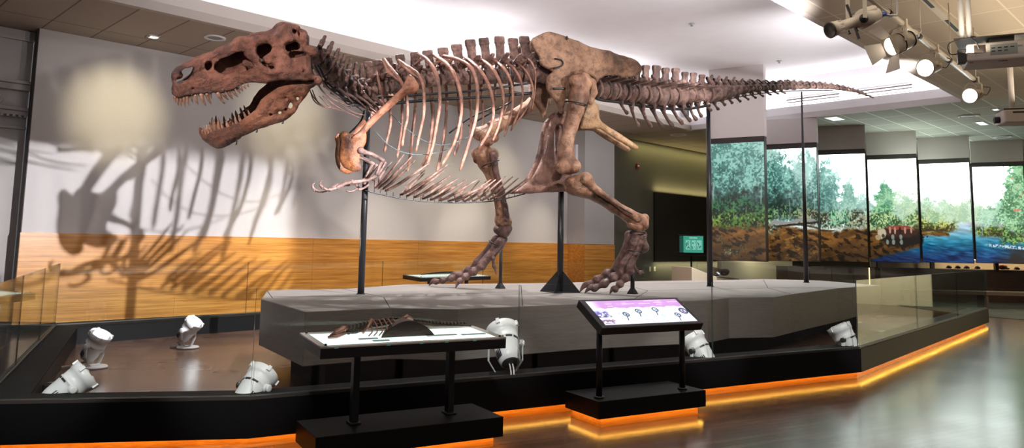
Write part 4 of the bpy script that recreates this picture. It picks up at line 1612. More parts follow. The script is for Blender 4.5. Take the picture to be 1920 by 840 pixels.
for (ppx, lx, ly, lab) in ((1752, 1744, 126, 'small cream spotlight with white lens, third along the pipe'), (1829, 1826, 178, 'small cream spotlight at the far end of the pipe')):
    pp = on_pipe(ppx)
    piv = at(lx, ly, pp.y)
    axis = V3((-.80, -.50, -.22)).normalized()
    side = V3((-axis.y, axis.x, 0)).normalized()
    upv = axis.cross(side)
    t = thing('pipe_spotlight', lab, 'spotlight', tuple(piv))
    bb = MB()
    bb.lathe([(-.19, .045), (-.18, .06), (-.05, .085), (.05, .095), (.07, .11), (.12, .115), (.12, .10), (.10, .098)], piv, axis, 26, end=False)
    h = bb.build('housing', MAT['lampcream'], t)
    bb = MB()
    bb.lathe([(.105, .10), (.115, .09), (.122, .001)], piv, axis, 24)
    for a in range(6):
        rdv = upv * math.cos(a * PI / 3) + side * math.sin(a * PI / 3)
        bb.ell(piv + axis * .11 + rdv * .062, .034, .034, .034, 10, 6)
    bb.build('lens', MAT['litlens'], h)
    bb = MB()
    bb.obox(piv - axis * .19 - side * .02, axis, side, upv, .05, .03, .018)
    bb.build('connector', MAT['black'], t)
    for s in (-1, 1):
        bb = MB()
        bb.lathe([(0, .012), (.03, .012), (.032, .024), (.045, .024)], piv + side * s * .085, side * s, 14)
        bb.build('knob', MAT['lampcream'], t)
    hang(t, pp, piv, side, .115, MAT['lampcream'], False)
    bb = MB()
    bb.tube(catmull([piv - axis * .23, piv - axis * .38 - ZD * .04, piv - axis * .5 + ZD * .05, pp + pd * .55], 14), .006, 8)
    bb.build('cable', MAT['black'], t)

# second conduit and cable tray on the near ceiling
tr = thing('track_rail', 'pale ceiling track with black slots at the top right', 'light track', tuple(onz(1770, 20, 4.74)))
qa, qb = onz(1726, -8, 4.74), onz(1800, 62, 4.74)
d = (qb - qa).normalized()
bb = MB()
bb.obox(qa.lerp(qb, .5) + ZD * .03, d, d.cross(ZD), ZD, (qb - qa).length / 2 + .5, .05, .03)
bb.build('channel', MAT['lampcream'], tr)
for f_ in (.12, .78):
    bb = MB()
    bb.obox(qa.lerp(qb, f_) - ZD * .002, d, d.cross(ZD), ZD, .35, .022, .004)
    bb.build('slot', MAT['black'], tr)

# projectors
o0 = at(1812, 99, 8.3)
dx = V3((.905, -.425, 0))
dy = V3((.425, .905, 0))
pj = thing('projector', 'large white projector cut by the right picture edge, connectors facing us', 'projector', tuple(o0))
bb = MB()
bb.obox(o0 + dx * .36 + dy * .25, dx, dy, ZD, .36, .25, .105)
h = bb.build('housing', MAT['projwhite'], pj, bevel=.03, bseg=3)
bb = MB()
bb.obox(o0 + dx * .13 - dy * .001 + ZD * .03, dx, dy, ZD, .055, .004, .045)
bb.build('power_inlet', MAT['band'], h)
bb = MB()
for j in range(4):
    bb.obox(o0 + dx * (.30 + j * .07) - dy * .001 + ZD * (.005 + .03 * (j % 2)), dx, dy, ZD, .026, .004, .008)
bb.obox(o0 + dx * .36 - dy * .0005 + ZD * .01, dx, dy, ZD, .13, .0035, .06)
bb.build('port_panel', MAT['pad'], h)
bb = MB()
for j in range(7):
    bb.obox(o0 + dx * (.26 + (j % 4) * .06) - dy * .005 + ZD * (.03 - .035 * (j // 4)), dx, dy, ZD, .018, .004, .006)
bb.build('ports', MAT['black'], h)
bb = MB()
for j in range(6):
    bb.obox(o0 + dx * (.27 + j * .03) - dy * .001 + ZD * .082, dx, dy, ZD, .012, .002, .003)
    bb.obox(o0 + dx * (.055 + j * .012) - dy * .001 - ZD * .045, dx, dy, ZD, .004, .002, .006 + .003 * (j % 2))
bb.build('printed_marks', MAT['cable'], h)
bb = MB()
for z in (0,):
    bb.prism([(-.045, .0), (-.04, .03), (-.025, .018), (.02, .022), (.03, .036), (.045, .022), (.04, -.004), (.02, .004), (.0, -.012), (-.02, .004)], dx, dy, ZD, o0 + dx * .36 + dy * .07, -.1075, -.1045)
    bb.obox(o0 + dx * .05 + dy * .06 - ZD * .106, dx, dy, ZD, .016, .006, .002)
bb.build('underside_marks', MAT['black'], h)
bb = MB()
bb.obox(o0 - dx * .045 + dy * .06 - ZD * .03, dx, dy, ZD, .04, .05, .08)
bb.build('side_box', MAT['black'], pj, bevel=.006)
bb = MB()
bb.prism([(-.10, .0), (.78, .0), (.78, .30), (.0, .50)], dx, dy, ZD, o0 + ZD * .165 - dx * .02, 0, .012)
bb.obox(o0 + dx * .36 + dy * .22 + ZD * .135, dx, dy, ZD, .12, .12, .035)
bb.build('mount_plate', MAT['rail'], pj)
for s in (0, 1):
    bb = MB()
    q = o0 + dx * (-.03 + s * .075) + dy * .06
    bb.cyl(q + ZD * .17, V3((q.x, q.y, ZC)), .028, 18)
    bb.build('mount_pole', MAT['lampwhite'], pj)
bb = MB()
bb.tube(catmull([o0 + dx * .12 - dy * .02 + ZD * .03, o0 + dx * .09 - dy * .06 + ZD * .10, o0 + dx * .05 - dy * .03 + ZD * .17, o0 + dx * .1 + dy * .05 + ZD * .19], 14), .009, 8)
bb.build('power_cable', MAT['black'], pj)
bb = MB()
bb.tube(catmull([o0 - dx * .06 + dy * .02, o0 - dx * .16 + ZD * .0, o0 - dx * .17 + ZD * .12, o0 - dx * .05 + dy * .03 + ZD * .17], 14), .006, 8)
bb.build('signal_cable', MAT['black'], pj)

o0 = at(1899, 221, 11.3)
pj = thing('projector', 'smaller far white projector on a pole, lens pointing left', 'projector', tuple(o0))
dx, dy = V3((.96, -.28, 0)), V3((.28, .96, 0))
bb = MB()
bb.obox(o0 + dx * .06, dx, dy, ZD, .24, .20, .10)
h = bb.build('housing', MAT['projwhite'], pj, bevel=.02)
bb = MB()
bb.obox(o0 + dx * .06 + ZD * .10, dx, dy, ZD, .235, .19, .018)
bb.obox(o0 + dx * .06 - dy * .2 + ZD * .055, dx, dy, ZD, .12, .004, .012)
bb.build('vents', MAT['band'], h)
bb = MB()
bb.lathe([(0, .05), (.07, .05), (.075, .04), (.05, .001)], o0 - dx * .18 - ZD * .03, -dx, 20)
bb.build('lens', MAT['black'], h)
bb = MB()
bb.cyl(o0 + ZD * .12, V3((o0.x, o0.y, ZC)), .04, 16)
bb.obox(o0 + ZD * .125, dx, dy, ZD, .1, .1, .012)
bb.build('mount_pole', MAT['projwhite'], pj)
# ------------------------------------------------------------------ distance-field modelling for bones
class Field:
    def __init__(self, lo, hi, h):
        self.lo, self.h = np.array(lo, dtype=np.float32), h
        n = np.ceil((np.array(hi) - np.array(lo)) / h).astype(int) + 1
        self.n = n
        ax = [self.lo[i] + h * np.arange(n[i], dtype=np.float32) for i in range(3)]
        self.ax = ax
        self.d = np.full(tuple(n), 1.0, dtype=np.float32)

    def sl(self, lo, hi):
        a = np.clip(np.floor((np.array(lo) - self.lo) / self.h).astype(int), 0, self.n)
        b = np.clip(np.ceil((np.array(hi) - self.lo) / self.h).astype(int) + 1, 0, self.n)
        s = tuple(slice(a[i], b[i]) for i in range(3))
        X = self.ax[0][s[0]][:, None, None]
        Y = self.ax[1][s[1]][None, :, None]
        Z = self.ax[2][s[2]][None, None, :]
        return s, X, Y, Z

    def put(self, s, d, k, sub=False):
        c = self.d[s]
        if c.size == 0:
            return
        if sub:
            d = -d
            if k > 0:
                hh = np.clip(.5 - .5 * (c - d) / k, 0, 1)
                self.d[s] = c * (1 - hh) + d * hh + k * hh * (1 - hh)
            else:
                self.d[s] = np.maximum(c, d)
        else:
            if k > 0:
                hh = np.clip(.5 + .5 * (c - d) / k, 0, 1)
                self.d[s] = c * (1 - hh) + d * hh - k * hh * (1 - hh)
            else:
                self.d[s] = np.minimum(c, d)

    def cap(self, a, b, ra, rb=None, k=.02, sub=False, sq=(1, 1, 1)):
        rb = ra if rb is None else rb
        a, b = np.array(a, dtype=np.float32), np.array(b, dtype=np.float32)
        m = (max(ra, rb) + k + 2 * self.h) / min(sq)
        s, X, Y, Z = self.sl(np.minimum(a, b) - m, np.maximum(a, b) + m)
        ab = b - a
        L2 = float(ab @ ab) + 1e-12
        px, py, pz = X - a[0], Y - a[1], Z - a[2]
        t = np.clip((px * ab[0] + py * ab[1] + pz * ab[2]) / L2, 0, 1)
        d = np.sqrt(((px - t * ab[0]) * sq[0]) ** 2 + ((py - t * ab[1]) * sq[1]) ** 2 + ((pz - t * ab[2]) * sq[2]) ** 2) - (ra + (rb - ra) * t)
        self.put(s, d.astype(np.float32), k, sub)

    def chain(self, pts, k=.02, sub=False):
        for (a, ra), (b, rb) in zip(pts[:-1], pts[1:]):
            self.cap(a, b, ra, rb, k, sub)

    def ell(self, c, r, k=.02, sub=False, M=None):
        c = np.array(c, dtype=np.float32)
        m = max(r) + k + 2 * self.h
        s, X, Y, Z = self.sl(c - m, c + m)
        q = [X - c[0], Y - c[1], Z - c[2]]
        if M is not None:
            q = [M[0][i] * q[0] + M[1][i] * q[1] + M[2][i] * q[2] for i in range(3)]
        nn_ = np.sqrt((q[0] / r[0]) ** 2 + (q[1] / r[1]) ** 2 + (q[2] / r[2]) ** 2)
        d = (nn_ - 1) * min(r)
        self.put(s, d.astype(np.float32), k, sub)

    def bx(self, c, hs, k=.02, sub=False, r=.01):
        c = np.array(c, dtype=np.float32)
        m = np.array(hs) + k + 2 * self.h + r
        s, X, Y, Z = self.sl(c - m, c + m)
        q = [np.abs(X - c[0]) - hs[0] + r, np.abs(Y - c[1]) - hs[1] + r, np.abs(Z - c[2]) - hs[2] + r]
        d = np.sqrt(np.maximum(q[0], 0) ** 2 + np.maximum(q[1], 0) ** 2 + np.maximum(q[2], 0) ** 2) + np.minimum(np.maximum(np.maximum(q[0], q[1]), q[2]), 0) - r
        self.put(s, d.astype(np.float32), k, sub)

    def rough(self, amp, freq, seed=0):
        X, Y, Z = self.ax[0][:, None, None], self.ax[1][None, :, None], self.ax[2][None, None, :]
        msk = np.abs(self.d) < amp * 4 + 3 * self.h
        i, j, k = np.nonzero(msk)
        x, y, z = self.ax[0][i], self.ax[1][j], self.ax[2][k]
        v = 0
        for o in range(3):
            f = freq * 2 ** o
            v = v + (vnoise(x * f + seed + 7 * o, y * f + z * f * .73 + 13) + vnoise(y * f + 31 + seed, z * f - x * f * .61 + 5 * o) - 1) * .5 ** o
        self.d[i, j, k] += (amp * v).astype(np.float32)

    def mesh(self):
        D, h = self.d, self.h
        nx, ny, nz = D.shape
        ins = D < 0
        c = (nx - 1, ny - 1, nz - 1)
        cnt = np.zeros(c, dtype=np.int32)
        acc = np.zeros(c + (3,), dtype=np.float32)
        cs = [(i, j, k) for i in (0, 1) for j in (0, 1) for k in (0, 1)]

        def S(o):
            return (slice(o[0], o[0] + c[0]), slice(o[1], o[1] + c[1]), slice(o[2], o[2] + c[2]))
        for a in cs:
            for ax in range(3):
                if a[ax] == 0:
                    b = list(a)
                    b[ax] = 1
                    m = ins[S(a)] != ins[S(b)]
                    if not m.any():
                        continue
                    da, db = D[S(a)][m], D[S(b)][m]
                    t = da / (da - db)
                    p = np.tile(np.array(a, dtype=np.float32), (len(t), 1))
                    p[:, ax] += t
                    acc[m] += p
                    cnt[m] += 1
        act = cnt > 0
        idx = np.full(c, -1, dtype=np.int64)
        idx[act] = np.arange(act.sum())
        ii, jj, kk = np.nonzero(act)
        V = (np.stack([ii, jj, kk], 1) + acc[act] / cnt[act][:, None]) * h + self.lo
        Fs = []
        for ax in range(3):
            o1, o2 = (ax + 1) % 3, (ax + 2) % 3
            s0 = [None] * 3
            s1 = [None] * 3
            s0[ax], s1[ax] = slice(0, D.shape[ax] - 1), slice(1, D.shape[ax])
            for q in (o1, o2):
                s0[q] = s1[q] = slice(1, D.shape[q] - 1)
            A, B = ins[tuple(s0)], ins[tuple(s1)]
            m = A != B
            w = np.argwhere(m)
            if len(w) == 0:
                continue
            base = w.copy()
            base[:, o1] += 1
            base[:, o2] += 1
            q = []
            for d1, d2 in ((-1, -1), (0, -1), (0, 0), (-1, 0)):
                e = base.copy()
                e[:, o1] += d1
                e[:, o2] += d2
                q.append(idx[e[:, 0], e[:, 1], e[:, 2]])
            q = np.stack(q, 1)
            fl = ~A[m]
            q[fl] = q[fl][:, ::-1]
            Fs.append(q)
        F = np.concatenate(Fs)
        F = F[(F >= 0).all(1)]
        return V, F


def sd_poly(P, X, Y):
    """signed distance to a polygon (negative inside)"""
    P = np.asarray(P, dtype=np.float64)
    d = np.full(X.shape, 1e9)
    s = np.ones(X.shape)
    n = len(P)
    for i in range(n):
        a, b = P[i], P[i - 1]
        ex, ey = b - a
        wx, wy = X - a[0], Y - a[1]
        t = np.clip((wx * ex + wy * ey) / (ex * ex + ey * ey + 1e-12), 0, 1)
        d = np.minimum(d, (wx - t * ex) ** 2 + (wy - t * ey) ** 2)
        c1, c2, c3 = Y >= a[1], Y < b[1], ex * wy > ey * wx
        flip = (c1 & c2 & c3) | (~c1 & ~c2 & ~c3)
        s[flip] *= -1
    return s * np.sqrt(d)


def smooth_poly(P, n):
    """closed smooth curve through the polygon"""
    P = np.asarray(P, dtype=float)
    m = len(P)
    out = []
    for s in np.arange(m * n) / n:
        i = int(s)
        t = s - i
        a, b, c, d = P[(i - 1) % m], P[i % m], P[(i + 1) % m], P[(i + 2) % m]
        out.append(.5 * (2 * b + (c - a) * t + (2 * a - 5 * b + 4 * c - d) * t * t + (3 * b - a - 3 * c + d) * t ** 3))
    return np.array(out)


def smax(a, b, k):
    h = np.clip(.5 - .5 * (a - b) / k, 0, 1)
    return a * (1 - h) + b * h + k * h * (1 - h)


# ------------------------------------------------------------------ the tyrannosaur skeleton
ROOT = thing('tyrannosaurus_skeleton', 'huge brown mounted tyrannosaur skeleton striding across the grey platform', 'skeleton', tuple(onz(1050, 548, PZ)))
_dx = [250, 590, 640, 690, 760, 850, 950, 1060, 1130, 1200, 1330, 1430, 1507, 1570, 1645]
_dy = [6.9, 7.80, 8.20, 8.58, 8.82, 9.05, 9.35, 9.75, 10.2, 10.75, 11.9, 12.9, 13.8, 14.5, 15.3]


def spine_at(px, py):
    return at(px, py, float(np.interp(px, _dx, _dy)))


TA, TB = spine_at(720, 160), spine_at(1030, 140)
TS = V3((TB.x - TA.x, TB.y - TA.y, 0)).normalized()       # along the trunk, to the tail
TN = V3((TS.y, -TS.x, 0))                                 # lateral, towards the viewer
TO = V3((TA.x, TA.y, 0))


def side_at(px, py, w):
    """point on the plane parallel to the animal's mid plane, w metres on the viewer's side"""
    return onplane(px, py, TO + TN * w, TN)


def mirror(p):
    return p - TN * (2 * (p - TO).dot(TN))


def add_bone(name, V, F, mat, parent=ROOT, label=None):
    me = np_mesh(name, V, F)
    o = link_mesh(name, me, mat, parent)
    if label:
        o['label'] = label
    return o


def limb(name, pts, mat, blobs=(), h=.013, amp=.006, freq=9.0, k=.03, parent=ROOT, subs=(), label=None):
    """long bone from a chain of (point, radius) with joint knobs"""
    allp = [(V3(p), r) for p, r in pts] + [(V3(p), r) for p, r in blobs]
    lo = np.min([np.array(p) - r for p, r in allp], 0) - .05
    hi = np.max([np.array(p) + r for p, r in allp], 0) + .05
    f = Field(lo, hi, h)
    f.chain([(tuple(p), r) for p, r in pts], k)
    for p, r in blobs:
        f.cap(tuple(p), tuple(p), r, r, k)
    for p, r in subs:
        f.cap(tuple(p), tuple(p), r, r, .02, True)
    if amp:
        f.rough(amp, freq, sum(map(ord, name)) % 50)
    V, F = f.mesh()
    return add_bone(name, V, F, mat, parent, label)


def plate(name, px_poly, w, t0, t1, mat, bend=None, h=.014, amp=.008, freq=7.0, mirrored=True, holes=(), edge=.12, cuts=(), both=None):
    """blade-like bone traced on a plane beside the mid plane; thick in the middle, thin at the edge"""
    def loc(px, py):
        q = side_at(px, py, w) - TO
        return (q.dot(TS), q.z)
    P = smooth_poly([loc(*p) for p in px_poly], 4)
    H = [smooth_poly([loc(*p) for p in hp], 4) for hp in holes]
    lo, hi = P.min(0) - .06, P.max(0) + .06
    tm = t0 + t1 + .05
    bmax = .35 if bend else 0.0
    f = Field((lo[0], -tm - bmax, lo[1]), (hi[0], tm + bmax, hi[1]), h)
    X2, Z2 = np.meshgrid(f.ax[0], f.ax[2], indexing='ij')
    d2 = sd_poly(P, X2, Z2)
    th = t0 + t1 * np.clip(-d2 / edge, 0, 1) ** .7
    for hp in H:
        d2 = smax(d2, -sd_poly(hp, X2, Z2), .02)
    nc = bend(X2, Z2) if bend else np.zeros_like(X2)
    Y = f.ax[1][None, :, None]
    f.d = smax(d2[:, None, :] + .0 * Y, np.abs(Y - nc[:, None, :]) - th[:, None, :], .03).astype(np.float32)
    f.rough(amp, freq, len(px_poly))
    V, F = f.mesh()
    res = []
    for s in ((1, -1) if mirrored else (1,)):
        ts, tn, to = np.array(TS), np.array(TN), np.array(TO)
        W = to + V[:, :1] * ts + (w + V[:, 1:2]) * s * tn + V[:, 2:3] * np.array([0, 0, 1])
        res.append(add_bone(name, W, F if s > 0 else F[:, ::-1], mat))
    return res


# ---------------- skull
PSI = math.radians(29)
SO = at(460, 150, 7.42)
SX, SY, SZ = V3((math.cos(PSI), math.sin(PSI), 0)), V3((-math.sin(PSI), math.cos(PSI), 0)), V3((0, 0, 1))
HROLL = math.radians(19)        # the head leans towards the viewer
SY, SZ = SY * math.cos(HROLL) + SZ * math.sin(HROLL), SZ * math.cos(HROLL) - SY * math.sin(HROLL)


def sk(zx, zy, y=-.24):
    """crop pixel (3x enlargement of the photo from 300,20) -> skull coordinates on the near cheek"""
    q = onplane(300 + zx / 3.0, 20 + zy / 3.0, SO + SY * y, SY) - SO
    return (q.dot(SX), q.dot(SZ))


def sk_world(V):
    V = np.asarray(V)
    return np.array(SO) + V[:, :1] * np.array(SX) + V[:, 1:2] * np.array(SY) + V[:, 2:3] * np.array(SZ)


up_out = [(82, 488), (78, 440), (80, 390), (92, 350), (130, 322), (200, 290), (280, 260), (340, 235), (400, 207), (440, 182), (470, 168), (505, 170), (530, 158), (570, 148), (615, 142), (660, 136), (690, 100), (712, 90), (745, 92),
          (770, 104), (784, 126), (795, 146), (812, 170), (835, 200), (850, 240), (846, 285), (852, 330), (866, 372), (800, 384), (720, 384), (650, 390), (600, 404), (545, 404), (500, 414), (440, 440), (380, 460), (320, 470), (260, 475), (200, 482), (130, 490)]
P_up = np.array([sk(*p) for p in up_out])
h_nar = smooth_poly([sk(*p) for p in [(92, 388), (116, 354), (160, 332), (200, 324), (200, 360), (174, 396), (140, 414), (100, 430)]], 3)
h_ant = smooth_poly([sk(*p) for p in [(318, 340), (326, 305), (360, 275), (420, 252), (470, 236), (484, 262), (504, 285), (524, 300), (520, 340), (488, 354), (430, 350), (376, 364)]], 3)
h_orb = smooth_poly([sk(*p) for p in [(545, 210), (568, 186), (606, 184), (630, 208), (618, 236), (592, 252), (576, 272), (592, 294), (622, 302), (638, 320), (606, 322), (578, 300), (566, 262), (552, 238)]], 3)
h_tem = smooth_poly([sk(*p) for p in [(712, 172), (732, 160), (760, 176), (786, 198), (776, 216), (742, 218), (712, 224)]], 3)
h_te2 = smooth_poly([sk(*p) for p in [(722, 236), (760, 226), (820, 236), (834, 250), (800, 250), (750, 262), (730, 262)]], 3)
h_max = smooth_poly([sk(*p) for p in [(262, 318), (280, 300), (300, 305), (296, 330), (276, 345)]], 3)
xs = P_up[:, 0]
x0, x1 = xs.min(), xs.max()


def hw_up(x):
    f_ = (x - x0) / (x1 - x0)
    return np.interp(f_, [0, .03, .1, .22, .45, .60, .75, .9, 1.0], [.05, .10, .145, .165, .185, .235, .31, .35, .33])


f = Field((x0 - .06, -.46, P_up[:, 1].min() - .06), (x1 + .06, .46, P_up[:, 1].max() + .06), .0105)
X2, Z2 = np.meshgrid(f.ax[0], f.ax[2], indexing='ij')
d2 = sd_poly(smooth_poly(P_up, 3), X2, Z2)
# top and bottom outline per column
ins2 = d2 < 0
zt = np.array([f.ax[2][np.nonzero(r)[0].max()] if r.any() else 0 for r in ins2])
zb = np.array([f.ax[2][np.nonzero(r)[0].min()] if r.any() else 0 for r in ins2])
hol = np.full_like(d2, 1.0)
for hp in (h_ant, h_orb, h_tem, h_te2, h_max):
    hol = np.minimum(hol, sd_poly(hp, X2, Z2))
nar = sd_poly(h_nar, X2, Z2)
vv = np.clip((Z2 - zb[:, None]) / np.maximum(zt - zb, .05)[:, None], 0, 1)
hw = hw_up(X2) * (1 - .42 * vv ** 2.2)
# relief on the cheeks: sunken antorbital fossa, raised rim of the orbit
fos = sd_poly(smooth_poly([sk(*p) for p in [(235, 345), (262, 300), (330, 262), (430, 228), (478, 222), (500, 262), (530, 296), (530, 352), (440, 366), (340, 376), (262, 380)]], 3), X2, Z2)
hw = hw - .030 * sstep(.02, -.03, fos)
rim = np.exp(-((np.abs(sd_poly(h_orb, X2, Z2)) - .035) / .03) ** 2)
hw = hw + .022 * rim
hw = hw - .02 * sstep(.02, -.02, sd_poly([sk(*p) for p in [(690, 190), (730, 150), (800, 190), (845, 250), (840, 320), (760, 300), (715, 250)]], X2, Z2))
hw = hw + .02 * np.exp(-(((X2 - sk(690, 350)[0]) / .10) ** 2 + ((Z2 - sk(690, 350)[1]) / .05) ** 2))
Y = np.abs(f.ax[1])[None, :, None]
hwall = hw[:, None, :]
tw = (.020 + .016 * np.clip(-d2 / .08, 0, 1))[:, None, :]
dw = smax(np.maximum(d2, -hol + .004)[:, None, :] + 0 * Y, np.abs(Y - hwall + .012) - tw, .022)
f.d = dw.astype(np.float32)
Xb = X2[:, None, :]
Zb = Z2[:, None, :]
ztb, zbb = zt[:, None, None], zb[:, None, None]
# roof between the two cheeks
fx = (Xb - x0) / (x1 - x0)
dr = smax(np.maximum(np.abs(Zb - (ztb - .045)) - .030, d2[:, None, :] + .008), Y - hwall * .96, .03)
f.put((slice(None),) * 3, dr.astype(np.float32), .025)
# solid premaxilla, palate, braincase
ds = smax(smax(d2[:, None, :] + .006, Y - hwall * 1.0, .03), (fx - .085) * (x1 - x0), .02)
f.put((slice(None),) * 3, ds.astype(np.float32), .02)
dp = smax(np.maximum(np.abs(Zb - (zbb + .085)) - .022, fx - .72), Y - hwall * .95, .02)
dp = np.maximum(dp, d2[:, None, :] + .03)
f.put((slice(None),) * 3, dp.astype(np.float32), .02)
c_ = sk(760, 250, 0)
f.ell((c_[0], 0, c_[1]), (.16, .15, .20), .03)
c_ = sk(800, 165, 0)
f.ell((c_[0] - .02, 0, c_[1]), (.07, .28, .11), .03)
# inner wall of the snout, seen dark through the openings
mid = np.maximum(np.maximum(sk(236, 300, 0)[0] - Xb, Xb - sk(700, 300, 0)[0]), d2[:, None, :] + .02)
mid = smax(mid, np.abs(f.ax[1])[None, :, None] - .02, .01)
mid = np.maximum(mid, -sd_poly(smooth_poly([sk(*p) for p in [(555, 290), (600, 285), (610, 312), (575, 315)]], 3), X2, Z2)[:, None, :])
f.put((slice(None),) * 3, mid.astype(np.float32), .02)
q1, q2 = sk(470, 290, 0), sk(640, 330, 0)
f.cap((q1[0], .09, q1[1]), (q2[0], .12, q2[1]), .035, .04)
f.cap((q1[0], -.09, q1[1]), (q2[0], -.12, q2[1]), .035, .04)
f.d = smax(f.d, (-nar)[:, None, :] + 0 * Y, .012).astype(np.float32)
# knobs: lacrimal horn, brow boss, crest, jugal flange, cheek spur
for (zx, zy, y, r) in ((452, 186, .10, .035), (480, 172, .12, .035), (540, 156, .17, .045), (585, 150, .19, .040), (640, 146, .20, .045), (705, 95, .12, .05), (745, 98, .12, .045), (690, 330, .30, .055), (770, 320, .335, .05),
                       (845, 370, .32, .05), (825, 215, .26, .05), (700, 150, .25, .04), (540, 345, .215, .04), (505, 205, .165, .035), (640, 230, .24, .045), (110, 460, .08, .04), (100, 360, .05, .035)):
    q = sk(zx, zy, 0)
    for s in (-1, 1):
        f.cap((q[0], s * y * .93, q[1]), (q[0] + .012, s * y * .93, q[1]), r, r, .04)
for (zx, zy, y, r) in ((735, 108, .16, .020), (765, 122, .17, .018), (178, 424, .155, .012), (330, 430, .19, .008), (290, 440, .185, .008), (250, 445, .18, .008), (765, 315, .36, .016)):
    q = sk(zx, zy, 0)
    for s in (-1, 1):
        f.cap((q[0], s * y, q[1]), (q[0], s * (y + .06), q[1]), r, r, .012, True)
f.rough(.012, 10, 3)
f.rough(.005, 26, 9)
V, F = f.mesh()
skull = add_bone('skull', sk_world(V), F, MAT['skull'], label='red brown upper skull with open eye socket and nostril')

low_out = [(237, 690), (240, 735), (272, 766), (330, 787), (380, 775), (430, 750), (480, 715), (545, 676), (600, 655), (650, 636), (700, 614), (740, 580), (780, 530), (822, 470), (850, 432), (880, 406), (874, 382), (830, 382),
           (765, 390), (720, 397), (690, 420), (640, 452), (600, 478), (572, 512), (548, 558), (520, 584), (470, 626), (420, 656), (350, 684), (300, 702), (266, 722), (250, 700)]
P_lo = np.array([sk(*p) for p in low_out])
xl0, xl1 = P_lo[:, 0].min(), P_lo[:, 0].max()


def hw_lo(x):
    f_ = (x - xl0) / (xl1 - xl0)
    return np.interp(f_, [0, .05, .15, .35, .6, .85, 1.0], [.04, .09, .125, .15, .225, .295, .31])


f = Field((xl0 - .06, -.42, P_lo[:, 1].min() - .06), (xl1 + .06, .42, P_lo[:, 1].max() + .06), .0105)
X2, Z2 = np.meshgrid(f.ax[0], f.ax[2], indexing='ij')
d2 = sd_poly(smooth_poly(P_lo, 3), X2, Z2)
for hp in ([(724, 540), (735, 520), (742, 530), (734, 550)], [(766, 486), (774, 482), (776, 496), (768, 500)], [(670, 572), (680, 572), (678, 582), (670, 582)]):
    d2 = smax(d2, -sd_poly([sk(*p) for p in hp], X2, Z2), .006)
Y = np.abs(f.ax[1])[None, :, None]
hwl = hw_lo(X2)
hwl = hwl + .012 * np.exp(-((d2 + .05) / .03) ** 2) - .022 * np.exp(-(((X2 - sk(690, 500)[0]) / .13) ** 2 + ((Z2 - sk(690, 500)[1]) / .08) ** 2))
tw = (.016 + .024 * np.clip(-d2 / .07, 0, 1))[:, None, :]
f.d = smax(d2[:, None, :] + 0 * Y, np.abs(Y - hwl[:, None, :] + .015) - tw, .02).astype(np.float32)
fx = (X2[:, None, :] - xl0) / (xl1 - xl0)
ds = smax(smax(d2[:, None, :] + .008, Y - hwl[:, None, :], .03), (fx - .16) * (xl1 - xl0), .03)
f.put((slice(None),) * 3, ds.astype(np.float32), .02)
for (zx, zy, r) in ((680, 532, .014), (600, 560, .013), (815, 425, .016), (450, 690, .008), (410, 700, .008), (370, 712, .008), (330, 725, .008), (420, 735, .007), (680, 470, .012)):
    q = sk(zx, zy, 0)
    y = float(hw_lo(q[0]))
    for s in (-1, 1):
        f.cap((q[0], s * y, q[1]), (q[0], s * (y + .05), q[1]), r, r, .01, True)
f.rough(.010, 11, 5)
f.rough(.004, 28, 2)
V, F = f.mesh()
jaw = add_bone('lower_jaw', sk_world(V), F, MAT['jaw'], label='dark red brown lower jaw hanging open')


def tooth(parent, zx, zy, tx, ty, r, hwf, far, lat):
    """curved conical tooth from its socket to its tip, both in crop pixels"""
    q, t = sk(zx, zy, 0), sk(tx, ty, 0)
    q, t = sk(zx, zy, -float(hwf(q[0]))), sk(tx, ty, -float(hwf(q[0])))
    y = (float(hwf(q[0])) - lat) * (1 if far else -1)
    d = np.array([t[0] - q[0], t[1] - q[1]])
    pts, rs = [], []
    for i in range(7):
        u = i / 6
        bow = .10 * math.sin(PI * u)
        x = q[0] + d[0] * u - bow * abs(d[1]) * .8
        z = q[1] - d[1] * .18 * (1 - u) + d[1] * u
        pts.append(SO + SX * x + SY * (y - (.0 if not far else 0)) + SZ * z)
        rs.append(r * 1.15 * (1 - u ** 1.6) ** .8 + .0012)
    bb = MB()
    bb.tube(pts, rs, 9, flat=.72, fdir=SX)
    o = bb.build('tooth', MAT['tooth'], parent)
    return o


ut = [(92, 490, 88, 522, .012), (104, 490, 104, 538, .013), (120, 489, 124, 546, .014), (137, 488, 145, 550, .014), (155, 486, 166, 540, .014), (176, 484, 186, 520, .011), (198, 481, 218, 532, .016), (230, 478, 262, 541, .018), (262, 475, 292, 532, .017),
      (286, 472, 293, 498, .010), (325, 469, 366, 528, .021), (352, 466, 388, 506, .018), (384, 459, 414, 502, .018), (408, 452, 442, 490, .016), (436, 441, 456, 470, .014), (455, 434, 470, 458, .012), (474, 426, 488, 444, .010), (492, 418, 503, 434, .009)]
for a in ut:
    for far in (False, True):
        tooth(skull, *a, hw_up, far, .022)
lt = [(252, 722, 240, 672, .011), (268, 716, 256, 664, .012), (284, 708, 275, 660, .013), (300, 700, 292, 645, .014), (322, 692, 308, 620, .016), (346, 684, 330, 612, .017), (366, 678, 345, 630, .013), (392, 664, 376, 618, .016), (420, 655, 412, 630, .010), (440, 642, 425, 600, .016),
      (462, 628, 446, 588, .015), (492, 606, 474, 572, .013), (512, 590, 498, 562, .011)]
for a in lt:
    for far in (False, True):
        tooth(jaw, *a, hw_lo, far, .03)
